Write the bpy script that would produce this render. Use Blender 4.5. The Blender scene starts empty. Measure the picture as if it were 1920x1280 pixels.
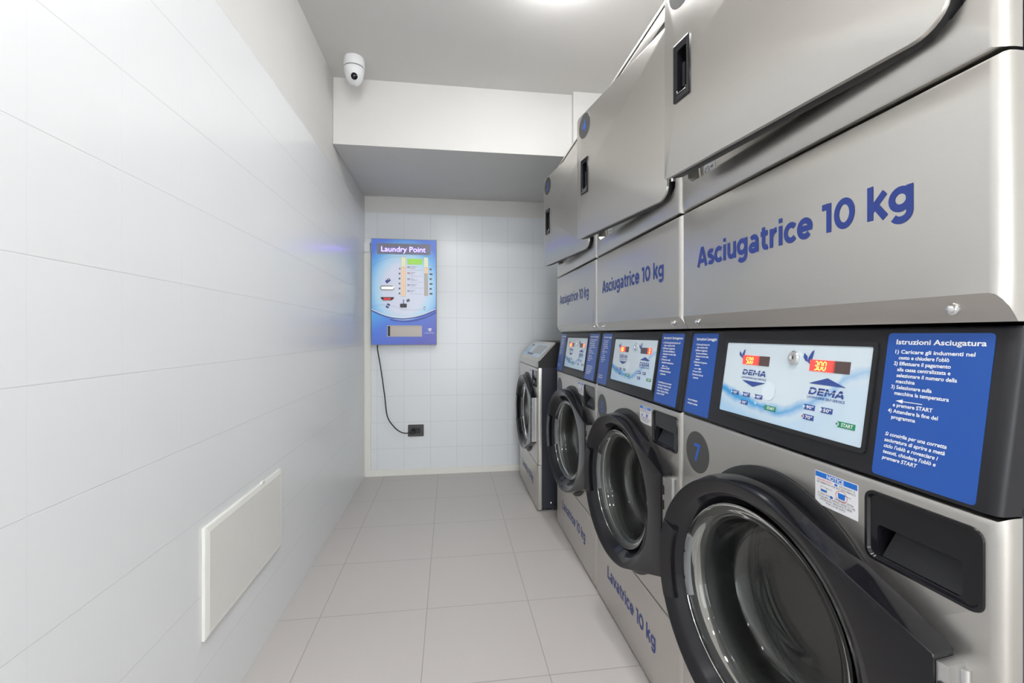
import bpy, bmesh, math, random
from mathutils import Vector, Matrix
PI = math.pi
sc = bpy.context.scene
C = sc.collection
random.seed(4)

# ------------------------------------------------------------------ camera, world, exposure
cam_d = bpy.data.cameras.new('camera')
cam = bpy.data.objects.new('camera', cam_d)
C.objects.link(cam)
cam.location = (0, 0, 1.0806)
cam.rotation_euler = (PI / 2, 0, -0.1376)
cam_d.sensor_width = 36
cam_d.lens = 842.22 / 1920 * 36
cam_d.shift_y = -13.86 / 1920
cam_d.clip_start = 0.02
sc.camera = cam

w = bpy.data.worlds.new('daylight')
sc.world = w
w.use_nodes = True
bg = w.node_tree.nodes['Background']
bg.inputs['Color'].default_value = (0.93, 0.97, 1.0, 1)
bg.inputs['Strength'].default_value = 4.0  # acts as fill light through the opening added in wall_front

sc.view_settings.view_transform = 'Standard'
sc.view_settings.look = 'None'
sc.view_settings.gamma = 1
sc.view_settings.use_curve_mapping = False
sc.view_settings.exposure = 0.85

LAMP_POWER = 48.0      # emission strength of the round ceiling lamps
LAMPS = [(0.42, 1.66), (0.05, 0.35), (0.05, -0.95), (0.05, -2.25)]  # first lamp is visible; the rest are unseen, added as fill light

# ------------------------------------------------------------------ materials
def newmat(name):
    m = bpy.data.materials.new(name)
    m.use_nodes = True
    nt = m.node_tree
    return m, nt, nt.nodes['Principled BSDF']

def N(nt, typ, **kw):
    n = nt.nodes.new(typ)
    for k, v in kw.items():
        if k in n.inputs.keys():
            n.inputs[k].default_value = v
        else:
            setattr(n, k, v)
    return n

def plain(name, col, rough=0.5, metal=0.0, noise=0.015, nscale=40.0, coat=0.0, emit=None, estr=0.0, spec=None, bump=0.0):
    """a plain surface with a little procedural unevenness"""
    m, nt, b = newmat(name)
    tc = N(nt, 'ShaderNodeTexCoord')
    nz = N(nt, 'ShaderNodeTexNoise', Scale=nscale, Detail=3.0)
    nt.links.new(tc.outputs['Object'], nz.inputs['Vector'])
    noise = min(noise, 0.02)
    mr = N(nt, 'ShaderNodeMapRange')
    mr.inputs['To Min'].default_value = max(0.0, rough - noise)
    mr.inputs['To Max'].default_value = min(1.0, rough + noise)
    nt.links.new(nz.outputs['Fac'], mr.inputs['Value'])
    b.inputs['Roughness'].default_value = rough
    mx = N(nt, 'ShaderNodeMix', data_type='RGBA')
    mx.inputs['A'].default_value = tuple(c * (1 - noise) for c in col) + (1,)
    mx.inputs['B'].default_value = tuple(min(1, c * (1 + noise)) for c in col) + (1,)
    nt.links.new(nz.outputs['Fac'], mx.inputs['Factor'])
    nt.links.new(mx.outputs['Result'], b.inputs['Base Color'])
    b.inputs['Metallic'].default_value = metal
    b.inputs['Coat Weight'].default_value = coat
    if spec is not None:
        b.inputs['Specular IOR Level'].default_value = spec
    if emit:
        b.inputs['Emission Color'].default_value = tuple(emit) + (1,)
        b.inputs['Emission Strength'].default_value = estr
    if bump:
        bp = N(nt, 'ShaderNodeBump', Strength=bump, Distance=0.002)
        nt.links.new(nz.outputs['Fac'], bp.inputs['Height'])
        nt.links.new(bp.outputs['Normal'], b.inputs['Normal'])
    return m

def steel(name, col, rough, aniso=0.6):
    m, nt, b = newmat(name)
    tc = N(nt, 'ShaderNodeTexCoord')
    mp = N(nt, 'ShaderNodeMapping')
    mp.inputs['Scale'].default_value = (6, 1.2, 260)
    nz = N(nt, 'ShaderNodeTexNoise', Scale=1.0, Detail=3.0)
    nt.links.new(tc.outputs['Object'], mp.inputs['Vector'])
    nt.links.new(mp.outputs['Vector'], nz.inputs['Vector'])
    mr = N(nt, 'ShaderNodeMapRange')
    mr.inputs['To Min'].default_value = rough - 0.015
    mr.inputs['To Max'].default_value = rough + 0.015
    nt.links.new(nz.outputs['Fac'], mr.inputs['Value'])
    nt.links.new(mr.outputs['Result'], b.inputs['Roughness'])
    mx = N(nt, 'ShaderNodeMix', data_type='RGBA')
    mx.inputs['A'].default_value = tuple(c * 0.98 for c in col) + (1,)
    mx.inputs['B'].default_value = tuple(min(1, c * 1.02) for c in col) + (1,)
    nt.links.new(nz.outputs['Fac'], mx.inputs['Factor'])
    nt.links.new(mx.outputs['Result'], b.inputs['Base Color'])
    b.inputs['Metallic'].default_value = 1.0
    b.inputs['Anisotropic'].default_value = aniso
    tg = N(nt, 'ShaderNodeTangent', direction_type='RADIAL', axis='Z')
    nt.links.new(tg.outputs['Tangent'], b.inputs['Tangent'])
    return m

def tiles(name, col, grout, size, mortar, axes, off, rough, bump=0.25, weights=(1.0, 1.0)):
    """square tiles: axes picks the two world axes, off is a joint crossing, weights how clearly each joint direction shows"""
    m, nt, b = newmat(name)
    tc = N(nt, 'ShaderNodeTexCoord')
    sp = N(nt, 'ShaderNodeSeparateXYZ')
    nt.links.new(tc.outputs['Object'], sp.inputs['Vector'])
    masks = []
    for ax, o, wt in zip(axes, off, weights):
        ad = N(nt, 'ShaderNodeMath', operation='SUBTRACT')
        ad.inputs[1].default_value = o - 40 * size
        nt.links.new(sp.outputs[ax], ad.inputs[0])
        pp = N(nt, 'ShaderNodeMath', operation='PINGPONG')
        pp.inputs[1].default_value = size / 2
        nt.links.new(ad.outputs[0], pp.inputs[0])
        mr = N(nt, 'ShaderNodeMapRange', interpolation_type='SMOOTHSTEP')
        mr.inputs['From Min'].default_value = mortar * 0.35
        mr.inputs['From Max'].default_value = mortar * 0.75
        mr.inputs['To Min'].default_value = wt
        mr.inputs['To Max'].default_value = 0.0
        nt.links.new(pp.outputs[0], mr.inputs['Value'])
        masks.append(mr.outputs['Result'])
    mxm = N(nt, 'ShaderNodeMath', operation='MAXIMUM')
    nt.links.new(masks[0], mxm.inputs[0])
    nt.links.new(masks[1], mxm.inputs[1])
    nz = N(nt, 'ShaderNodeTexNoise', Scale=2.5, Detail=3.0)
    nt.links.new(tc.outputs['Object'], nz.inputs['Vector'])
    mc = N(nt, 'ShaderNodeMix', data_type='RGBA')
    mc.inputs['A'].default_value = tuple(c * 0.985 for c in col) + (1,)
    mc.inputs['B'].default_value = tuple(min(1, c * 1.015) for c in col) + (1,)
    nt.links.new(nz.outputs['Fac'], mc.inputs['Factor'])
    mx = N(nt, 'ShaderNodeMix', data_type='RGBA')
    nt.links.new(mc.outputs['Result'], mx.inputs['A'])
    mx.inputs['B'].default_value = tuple(grout) + (1,)
    nt.links.new(mxm.outputs[0], mx.inputs['Factor'])
    nt.links.new(mx.outputs['Result'], b.inputs['Base Color'])
    b.inputs['Roughness'].default_value = rough
    inv = N(nt, 'ShaderNodeMath', operation='SUBTRACT')
    inv.inputs[0].default_value = 1.0
    nt.links.new(mxm.outputs[0], inv.inputs[1])
    bp = N(nt, 'ShaderNodeBump', Strength=bump, Distance=0.001)
    nt.links.new(inv.outputs[0], bp.inputs['Height'])
    nt.links.new(bp.outputs['Normal'], b.inputs['Normal'])
    return m

M = {}
M['steel'] = steel('brushed_steel', (0.60, 0.58, 0.548), 0.30, 0.72)
M['steel_dark'] = steel('dull_steel', (0.42, 0.41, 0.40), 0.35, 0.2)
M['chrome'] = plain('chrome', (0.82, 0.82, 0.82), 0.12, 1.0, 0.03)
M['zinc'] = plain('zinc_plate', (0.62, 0.62, 0.62), 0.35, 1.0, 0.05)
M['cabinet'] = plain('dark_blue_grey_paint', (0.026, 0.029, 0.042), 0.42, 0, 0.05, 120)
M['black'] = plain('black_plastic', (0.009, 0.009, 0.0115), 0.13, 0, 0.02, 60, spec=0.38)
M['blackmatt'] = plain('matt_black_plastic', (0.010, 0.010, 0.012), 0.5, 0, 0.05, 60)
M['panel'] = plain('anthracite_panel', (0.013, 0.013, 0.016), 0.40, 0, 0.02, 200, spec=0.35)
M['greyplastic'] = plain('grey_plastic', (0.42, 0.42, 0.44), 0.4)
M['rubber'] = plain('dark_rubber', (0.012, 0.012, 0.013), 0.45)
M['blue'] = plain('blue_sticker', (0.011, 0.078, 0.36), 0.32, 0, 0.03)
M['letter'] = plain('blue_lettering', (0.018, 0.042, 0.23), 0.4, 0, 0.02)
M['navy'] = plain('navy_print', (0.035, 0.075, 0.30), 0.4, 0, 0.02)
M['badge'] = plain('dark_grey_badge', (0.055, 0.055, 0.052), 0.4)
M['badgeblue'] = plain('blue_numeral', (0.020, 0.10, 0.48), 0.4)
M['white'] = plain('white_print', (0.85, 0.86, 0.88), 0.4, 0, 0.02)
M['notice'] = plain('white_sticker', (0.80, 0.80, 0.82), 0.35, 0, 0.02)
M['noticeblue'] = plain('notice_blue', (0.012, 0.16, 0.60), 0.35, 0, 0.02)
M['red'] = plain('red_print', (0.62, 0.06, 0.06), 0.4)
M['ink'] = plain('grey_ink', (0.16, 0.16, 0.18), 0.5)
M['green'] = plain('green_print', (0.012, 0.26, 0.10), 0.4)
M['lightblue'] = plain('light_blue_print', (0.33, 0.60, 0.80), 0.4)
M['pale'] = plain('pale_print', (0.68, 0.77, 0.83), 0.3, 0, 0.02)
M['cover'] = plain('ivory_plastic', (0.80, 0.80, 0.755), 0.28, 0, 0.03)
M['whiteplastic'] = plain('white_plastic', (0.80, 0.81, 0.82), 0.3)
M['trim'] = plain('cream_paint', (0.80, 0.79, 0.74), 0.45)
M['paint'] = plain('warm_white_wall_paint', (0.70, 0.69, 0.668), 0.75, 0, 0.02, 6)
M['ceil'] = plain('warm_white_ceiling_paint', (0.70, 0.685, 0.665), 0.8, 0, 0.02, 6)
M['digit'] = plain('lit_digit', (0.9, 0.4, 0.1), 0.4, emit=(1.0, 0.42, 0.05), estr=3.0)
M['violet'] = plain('lit_violet_letters', (0.7, 0.6, 0.9), 0.4, emit=(0.13, 0.085, 1.0), estr=4.5)
M['ledwarm'] = plain('lit_warm_keys', (0.62, 0.46, 0.33), 0.4, emit=(1.0, 0.66, 0.38), estr=0.25)
M['ledgreen'] = plain('lit_pale_keys', (0.58, 0.60, 0.42), 0.4, emit=(0.95, 1.0, 0.60), estr=0.22)
M['lcd'] = plain('green_lcd', (0.25, 0.5, 0.08), 0.4, emit=(0.36, 0.72, 0.10), estr=0.25)
M['redlit'] = plain('lit_red_reader', (0.30, 0.008, 0.01), 0.3, emit=(0.9, 0.005, 0.01), estr=0.25)
M['tray'] = plain('beige_tray', (0.55, 0.50, 0.46), 0.35)
M['signgrey'] = plain('grey_sign_plate', (0.23, 0.22, 0.28), 0.35)
M['case'] = plain('terminal_case_grey', (0.30, 0.31, 0.36), 0.4)
M['blueglow'] = plain('pale_blue_lamp', (0.4, 0.6, 0.9), 0.2, emit=(0.35, 0.55, 1.0), estr=0.5)
M['lamp'] = plain('lamp_diffuser', (0.9, 0.9, 0.9), 0.5, emit=(0.985, 0.99, 1.0), estr=LAMP_POWER)

m, nt, b = newmat('clear_glass')
b.inputs['Base Color'].default_value = (0.93, 0.96, 0.94, 1)
b.inputs['Roughness'].default_value = 0.02
b.inputs['IOR'].default_value = 1.45
b.inputs['Transmission Weight'].default_value = 1.0
M['glass'] = m

M['wall_l'] = tiles('white_wall_tiles', (0.80, 0.815, 0.825), (0.70, 0.713, 0.722), 0.2, 0.0020, ('Y', 'Z'), (0.1803, 0.0009), 0.24, 0.4, (0.18, 0.9))
M['wall_b'] = tiles('white_wall_tiles_end', (0.77, 0.80, 0.82), (0.63, 0.65, 0.67), 0.2006, 0.0024, ('X', 'Z'), (-0.3476, 0.0037), 0.24)
M['floor'] = tiles('beige_floor_tiles', (0.54, 0.508, 0.485), (0.36, 0.335, 0.315), 0.4024, 0.0030, ('X', 'Y'), (-0.4909, 3.0044), 0.40)

# red price display: lit on its left part
def display_mat(name, lit0, lit1):
    m, nt, b = newmat(name)
    tc = N(nt, 'ShaderNodeTexCoord')
    sp = N(nt, 'ShaderNodeSeparateXYZ')
    nt.links.new(tc.outputs['Generated'], sp.inputs['Vector'])
    cr = N(nt, 'ShaderNodeValToRGB')
    el = cr.color_ramp.elements
    el[0].position = lit0
    el[1].position = lit1
    lit = (1.0, 0.03, 0.02, 1)
    off = (0.0, 0.0, 0.0, 1)
    return m, nt, b, sp, cr, lit, off
m, nt, b, sp, cr, lit, off = display_mat('red_display', 0.34, 0.46)
cr.color_ramp.elements[0].color = off
cr.color_ramp.elements[1].color = lit
nt.links.new(sp.outputs['Y'], cr.inputs['Fac'])
nt.links.new(cr.outputs['Color'], b.inputs['Emission Color'])
b.inputs['Emission Strength'].default_value = 0.9
b.inputs['Base Color'].default_value = (0.10, 0.065, 0.06, 1)
b.inputs['Roughness'].default_value = 0.3
M['display'] = m
m, nt, b, sp, cr, lit, off = display_mat('red_display_last_digit', 0.25, 0.42)
cr.color_ramp.elements[0].color = lit
cr.color_ramp.elements[1].color = off
nt.links.new(sp.outputs['Y'], cr.inputs['Fac'])
nt.links.new(cr.outputs['Color'], b.inputs['Emission Color'])
b.inputs['Emission Strength'].default_value = 0.9
b.inputs['Base Color'].default_value = (0.07, 0.065, 0.08, 1)
b.inputs['Roughness'].default_value = 0.3
M['display_last'] = m

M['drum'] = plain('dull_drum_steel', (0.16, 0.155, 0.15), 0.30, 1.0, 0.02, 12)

# ------------------------------------------------------------------ mesh helpers
def finish(bm, name, mats, smooth=None):
    me = bpy.data.meshes.new(name)
    bmesh.ops.recalc_face_normals(bm, faces=bm.faces)
    bm.to_mesh(me)
    bm.free()
    for mt in (mats if isinstance(mats, (list, tuple)) else [mats]):
        me.materials.append(mt)
    if smooth is not None:
        for p in me.polygons:
            p.use_smooth = True
        me.set_sharp_from_angle(angle=math.radians(smooth))
    return me

CACHE = {}
def mesh(key, fn, mats, smooth=None):
    if key not in CACHE:
        bm = bmesh.new()
        fn(bm)
        CACHE[key] = finish(bm, key, mats, smooth)
    return CACHE[key]

def link(name, me, parent=None, loc=None, rotz=0.0):
    o = bpy.data.objects.new(name, me)
    C.objects.link(o)
    if parent is not None:
        o.parent = parent
    if loc is not None:
        o.location = loc
    if rotz:
        o.rotation_euler = (0, 0, rotz)
    return o

def empty(name, loc, label, cat, group=None):
    o = bpy.data.objects.new(name, None)
    C.objects.link(o)
    o.location = loc
    o.empty_display_size = 0.1
    tag(o, label, cat, group)
    return o

def tag(o, label, cat, group=None):
    o['label'] = label
    o['category'] = cat
    if group:
        o['group'] = group

def structure(o):
    o['kind'] = 'structure'
    return o

def addbox(bm, x0, x1, y0, y1, z0, z1, mat=0, T=None):
    vs = [bm.verts.new((x, y, z)) for x in (x0, x1) for y in (y0, y1) for z in (z0, z1)]
    if T is not None:
        for v in vs:
            v.co = T @ v.co
    for q in ((0, 1, 3, 2), (4, 6, 7, 5), (0, 4, 5, 1), (2, 3, 7, 6), (0, 2, 6, 4), (1, 5, 7, 3)):
        f = bm.faces.new([vs[i] for i in q])
        f.material_index = mat

def addpoly(bm, pts, mat=0, T=None, thick=0.0):
    """flat polygon in the xy plane of T; with a thickness it becomes a thin plate from 0 to thick"""
    def mk(z):
        vs = [bm.verts.new((p[0], p[1], z)) for p in pts]
        if T is not None:
            for v in vs:
                v.co = T @ v.co
        return vs
    a = mk(thick)
    f = bm.faces.new(a)
    f.material_index = mat
    if thick:
        b_ = mk(0)
        f = bm.faces.new(list(reversed(b_)))
        f.material_index = mat
        for i in range(len(pts)):
            j = (i + 1) % len(pts)
            f = bm.faces.new((b_[i], b_[j], a[j], a[i]))
            f.material_index = mat

def loft(bm, rings, closed=True, cap0=False, cap1=False, mat=0, mats=None, wrap=False):
    """faces between successive rings of points"""
    vr = [[bm.verts.new(p) for p in r] for r in rings]
    n = len(vr[0])
    pairs = list(zip(vr, vr[1:]))
    if wrap:
        pairs.append((vr[-1], vr[0]))
    for k, (a, b_) in enumerate(pairs):
        for i in range(n if closed else n - 1):
            j = (i + 1) % n
            f = bm.faces.new((a[i], a[j], b_[j], b_[i]))
            f.material_index = mats[k] if mats else mat
    if cap0:
        f = bm.faces.new(vr[0]); f.material_index = mats[0] if mats else mat
    if cap1:
        f = bm.faces.new(list(reversed(vr[-1]))); f.material_index = mats[-1] if mats else mat

def lathe(bm, prof, axis='X', n=72, centre=(0, 0, 0), mat=0, mats=None, wrap=False, cap0=False, cap1=False):
    """prof: list of (radius, position along axis)"""
    rings = []
    for r, a in prof:
        ring = []
        for i in range(n):
            t = 2 * PI * i / n
            c_, s_ = r * math.cos(t), r * math.sin(t)
            p = {'X': (a, c_, s_), 'Y': (c_, a, s_), 'Z': (c_, s_, a)}[axis]
            ring.append((p[0] + centre[0], p[1] + centre[1], p[2] + centre[2]))
        rings.append(ring)
    loft(bm, rings, mat=mat, mats=mats, wrap=wrap, cap0=cap0, cap1=cap1)

def rect_loop(a0, a1, b0, b1, n):
    """points round a rectangle, n per side, corners included"""
    out = []
    for i in range(n): out.append((a0 + (a1 - a0) * i / n, b0))
    for i in range(n): out.append((a1, b0 + (b1 - b0) * i / n))
    for i in range(n): out.append((a1 - (a1 - a0) * i / n, b1))
    for i in range(n): out.append((a0, b1 - (b1 - b0) * i / n))
    return out

def rrect(a0, a1, b0, b1, r, k=6):
    out = []
    r4 = r if isinstance(r, (list, tuple)) else (r, r, r, r)
    for sa, sb, s0, r in ((1, 1, 0, r4[0]), (0, 1, 90, r4[1]), (0, 0, 180, r4[2]), (1, 0, 270, r4[3])):
        ca, cb_ = (a1 - r if sa else a0 + r), (b1 - r if sb else b0 + r)
        for i in range(k + 1):
            t = math.radians(s0 + 90 * i / k)
            out.append((ca + r * math.cos(t), cb_ + r * math.sin(t)))
    return out

def tube(bm, pts, r, n=10, mat=0, caps=True):
    rings = []
    pts = [Vector(p) for p in pts]
    up = Vector((0.3, 0.9, 0.2)).normalized()
    for i, p in enumerate(pts):
        d = (pts[min(i + 1, len(pts) - 1)] - pts[max(i - 1, 0)]).normalized()
        u = d.cross(up).normalized()
        v = d.cross(u)
        rings.append([p + r * (math.cos(2 * PI * k / n) * u + math.sin(2 * PI * k / n) * v) for k in range(n)])
    loft(bm, rings, cap0=caps, cap1=caps, mat=mat)

def spline(pts, k=8):
    pts = [Vector(p) for p in pts]
    out = []
    P = [pts[0] * 2 - pts[1]] + pts + [pts[-1] * 2 - pts[-2]]
    for i in range(1, len(P) - 2):
        for j in range(k):
            t = j / k
            a, b_, c_, d = P[i - 1], P[i], P[i + 1], P[i + 2]
            out.append(0.5 * ((2 * b_) + (c_ - a) * t + (2 * a - 5 * b_ + 4 * c_ - d) * t * t + (3 * b_ - a - 3 * c_ + d) * t ** 3))
    out.append(pts[-1])
    return out

# ---- small text from the built-in font, laid on the xy plane of a matrix
def text_into(bm, s, size, T, mat=0, bold=0.012, align='LEFT', fit_w=None, sx=1.0, shear=0.0):
    cu = bpy.data.curves.new('txt', 'FONT')
    cu.body = s
    cu.size = 1.0
    cu.offset = bold
    cu.align_x = align
    cu.resolution_u = 3
    cu.shear = shear
    o = bpy.data.objects.new('txt', cu)
    C.objects.link(o)
    bpy.context.view_layer.update()
    dg = bpy.context.evaluated_depsgraph_get()
    me = bpy.data.meshes.new_from_object(o.evaluated_get(dg))
    bpy.data.objects.remove(o)
    bpy.data.curves.remove(cu)
    if len(me.vertices):
        xs = [v.co.x for v in me.vertices]
        kx = size * sx
        x0 = 0.0
        if fit_w:
            kx = fit_w / (max(xs) - min(xs))
            x0 = min(xs) if align == 'LEFT' else 0.0
        vs = [bm.verts.new(T @ Vector(((v.co.x - x0) * kx, v.co.y * size, 0))) for v in me.vertices]
        for p in me.polygons:
            try:
                f = bm.faces.new([vs[i] for i in p.vertices])
                f.material_index = mat
            except ValueError:
                pass
    bpy.data.meshes.remove(me)

# ---- bold round lettering drawn with strokes (cap height 0.7)
SW = 0.155
def arc(cx, cy, rx, ry, a0, a1, n=22):
    return [(cx + rx * math.cos(math.radians(a0 + (a1 - a0) * i / n)), cy + ry * math.sin(math.radians(a0 + (a1 - a0) * i / n))) for i in range(n + 1)]
h_ = SW / 2
GLYPH = {
    'A': (0.72, [[(0.075, 0.0), (0.335, 0.665)], [(0.645, 0.0), (0.385, 0.665)], [(0.21, 0.205), (0.51, 0.205)], [(0.26, 0.6375), (0.46, 0.6375)]]),
    'L': (0.54, [[(0.14, 0.70), (0.14, 0.0)], [(0.14, h_), (0.52, h_)]]),
    's': (0.46, [arc(0.235, 0.385, 0.15, 0.092, 35, 270, 16) + arc(0.235, 0.16, 0.155, 0.095, 80, -150, 16)]),
    'c': (0.52, [arc(0.29, 0.27, 0.205, 0.205, 42, 318)]),
    'e': (0.57, [arc(0.29, 0.27, 0.205, 0.205, 0, 318), [(0.10, 0.27), (0.555, 0.27)]]),
    'i': (0.25, [[(0.125, 0.54), (0.125, 0.0)], [(0.125, 0.745), (0.125, 0.62)]]),
    'u': (0.58, [[(0.125, 0.54), (0.125, 0.23)] + arc(0.285, 0.225, 0.16, 0.16, 180, 340, 14), [(0.455, 0.54), (0.455, 0.0)]]),
    'g': (0.62, [arc(0.28, 0.29, 0.20, 0.185, 0, 360), [(0.485, 0.54), (0.485, 0.04)] + arc(0.285, 0.03, 0.20, 0.17, 0, -145, 18)]),
    'a': (0.56, [[(0.42, 0.0), (0.42, 0.33)] + arc(0.26, 0.33, 0.16, 0.145, 0, 140, 12), arc(0.245, 0.155, 0.155, 0.095, 0, 360, 22)]),
    't': (0.40, [[(0.17, 0.66), (0.17, 0.19)] + arc(0.29, 0.185, 0.12, 0.12, 180, 305, 10), [(0.04, 0.475), (0.36, 0.475)]]),
    'r': (0.39, [[(0.125, 0.54), (0.125, 0.0)], arc(0.345, 0.26, 0.22, 0.215, 172, 88, 10)]),
    'v': (0.54, [[(0.06, 0.54), (0.255, 0.02)], [(0.48, 0.54), (0.285, 0.02)]]),
    'k': (0.57, [[(0.125, 0.74), (0.125, 0.0)], [(0.13, 0.20), (0.49, 0.54)], [(0.26, 0.30), (0.50, 0.0)]]),
    '1': (0.41, [[(0.265, 0.70), (0.265, 0.0)], [(0.05, 0.6325), (0.265, 0.6325)]]),
    '0': (0.64, [arc(0.32, 0.35, 0.225, 0.285, 0, 360, 32)]),
    ' ': (0.27, []),
    'D': (0.74, [[(0.12, 0.70), (0.12, 0.0)], [(0.12, 0.6275), (0.30, 0.6275)] + arc(0.32, 0.35, 0.29, 0.2775, 80, -80, 18) + [(0.30, 0.0725), (0.12, 0.0725)]]),
    'E': (0.62, [[(0.12, 0.70), (0.12, 0.0)], [(0.12, 0.6275), (0.58, 0.6275)], [(0.12, 0.35), (0.53, 0.35)], [(0.12, 0.0725), (0.58, 0.0725)]]),
    'M': (0.86, [[(0.12, 0.70), (0.12, 0.0)], [(0.74, 0.70), (0.74, 0.0)], [(0.14, 0.66), (0.43, 0.16), (0.72, 0.66)]]),
}
def ribbon(bm, pts, wd, T, mat, closed=False):
    P = [Vector((p[0], p[1], 0)) for p in pts]
    n = len(P)
    L, R = [], []
    for i in range(n):
        a = P[i - 1] if i else (P[-2] if closed else P[0])
        b_ = P[i + 1] if i < n - 1 else (P[1] if closed else P[-1])
        d = (b_ - a).normalized()
        nn = Vector((-d.y, d.x, 0))
        L.append(P[i] + nn * wd / 2)
        R.append(P[i] - nn * wd / 2)
    vl = [bm.verts.new(T @ p) for p in L]
    vr = [bm.verts.new(T @ p) for p in R]
    for i in range(n - 1):
        f = bm.faces.new((vr[i], vr[i + 1], vl[i + 1], vl[i]))
        f.material_index = mat
SHEAR = Matrix(((1, 0.25, 0, 0), (0, 1, 0, 0), (0, 0, 1, 0), (0, 0, 0, 1)))
def big_text(bm, s, width, cap, T, mat=0):
    tot = sum(GLYPH[c][0] for c in s)
    kx, ky = width / tot, cap / 0.70
    x = 0.0
    for c in s:
        adv, strokes = GLYPH[c]
        TT = T @ Matrix.Translation((x * kx, 0, 0)) @ Matrix.Diagonal((kx, ky, 1, 1))
        for st in strokes:
            cl = (Vector(st[0]) - Vector(st[-1])).length < 1e-5
            ribbon(bm, st, SW, TT, mat, cl)
        x += adv

SEG = {'0': 'abcdef', '3': 'abcdg', '5': 'acdfg'}
def seven(bm, s, T, hgt, mat=0):
    """slanted seven segment figures, lower left at the origin of T"""
    sl = 0.10
    x = 0.0
    wd, ww = hgt * 0.40, hgt * 0.115
    def seg(p, q):
        p, q = Vector((p[0] + sl * p[1], p[1], 0)), Vector((q[0] + sl * q[1], q[1], 0))
        ribbon(bm, [(p.x, p.y), (q.x, q.y)], ww, T, mat)
    for i, c in enumerate(s):
        if c == '.':
            seg((x - hgt * 0.09, 0), (x - hgt * 0.09, ww))
            continue
        if c == ' ':
            x += hgt * 0.62
            continue
        e = ww * 0.55
        S = {'a': ((x + e, hgt), (x + wd - e, hgt)), 'd': ((x + e, 0), (x + wd - e, 0)), 'g': ((x + e, hgt / 2), (x + wd - e, hgt / 2)),
             'f': ((x, hgt / 2 + e), (x, hgt - e)), 'e': ((x, e), (x, hgt / 2 - e)), 'b': ((x + wd, hgt / 2 + e), (x + wd, hgt - e)), 'c': ((x + wd, e), (x + wd, hgt / 2 - e))}
        for k in SEG[c]:
            seg(*S[k])
        x += hgt * 0.62

# ------------------------------------------------------------------ room
LX, RX, FY, BY, HC = -0.639, 1.46, -3.6, 3.53, 2.50
TILE_TOP = 2.006
def quadwall(name, build, mats):
    bm = bmesh.new()
    build(bm)
    return structure(link(name, finish(bm, name, mats)))
def b_(bm): addbox(bm, LX - 0.1, RX + 0.1, FY - 0.1, BY + 0.1, -0.12, 0.0)
quadwall('floor', b_, M['floor'])
def b_(bm): addbox(bm, LX - 0.1, RX + 0.1, FY - 0.1, BY + 0.1, HC, HC + 0.12)
quadwall('ceiling', b_, M['ceil'])
def b_(bm):
    addbox(bm, LX - 0.1, LX, FY, BY, 0.0, TILE_TOP, 0)
    addbox(bm, LX - 0.1, LX - 0.002, FY, BY, TILE_TOP, HC, 1)
quadwall('wall_left', b_, [M['wall_l'], M['paint']])
def b_(bm):
    addbox(bm, LX - 0.1, RX + 0.1, BY, BY + 0.1, 0.0, TILE_TOP, 0)
    addbox(bm, LX - 0.1, RX + 0.1, BY + 0.002, BY + 0.1, TILE_TOP, HC, 1)
quadwall('wall_back', b_, [M['wall_b'], M['paint']])
def b_(bm): addbox(bm, RX, RX + 0.1, FY, BY, 0.0, HC)
quadwall('wall_right', b_, M['paint'])
def b_(bm):   # shop front behind the camera, open gap added to let in fill light
    addbox(bm, LX - 0.1, RX + 0.1, FY - 0.1, FY, 0.0, 0.12)
    addbox(bm, LX - 0.1, RX + 0.1, FY - 0.1, FY, 2.25, HC)
    addbox(bm, LX - 0.1, LX + 0.15, FY - 0.1, FY, 0.12, 2.25)
    addbox(bm, RX - 0.15, RX + 0.1, FY - 0.1, FY, 0.12, 2.25)
quadwall('wall_front', b_, M['paint'])
def b_(bm):   # dropped beam in front of the back wall and the deeper casing over the machines
    addbox(bm, LX, 0.717, 2.594, BY, 2.132, HC)
    addbox(bm, 0.717, RX, 2.555, BY, 2.132, HC)
quadwall('trim_1', b_, M['paint'])
def b_(bm): addbox(bm, LX, RX, BY - 0.011, BY, 0.0, 0.046)
quadwall('baseboard_back', b_, M['trim'])
def b_(bm):
    addbox(bm, LX, LX + 0.013, BY - 0.012, BY - 0.011 + 0.011, 0.046, 1.70)
    addbox(bm, LX + 0.013, LX + 0.046, BY - 0.020, BY, 0.046, 1.70)
quadwall('trim_2', b_, M['trim'])

# ------------------------------------------------------------------ ceiling lamps
def lampmesh(bm):
    lathe(bm, [(0.130, 0.0), (0.130, -0.014), (0.126, -0.017), (0.1185, -0.017), (0.1185, 0.0)], 'Z', 48, wrap=True)
def lampdisc(bm):
    lathe(bm, [(0.0005, -0.062), (0.05, -0.060), (0.085, -0.053), (0.108, -0.040), (0.118, -0.022), (0.118, -0.004), (0.0005, -0.004)], 'Z', 48)
LAMP_LABELS = ['round ceiling lamp just above the middle dryer', 'unseen round ceiling lamp added as fill light where the aisle begins',
               'unseen round lamp added as fill light, further back towards the front opening', 'unseen round lamp added as fill light, closest to the front opening']
for (x, y), lb in zip(LAMPS, LAMP_LABELS):
    o = empty('ceiling_lamp', (x, y, HC), lb, 'lamp', 'round ceiling lamps')
    link('lamp_rim', mesh('lamp_rim', lampmesh, M['whiteplastic'], 40), o)
    link('diffuser', mesh('diffuser', lampdisc, M['lamp'], 40), o)

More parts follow.
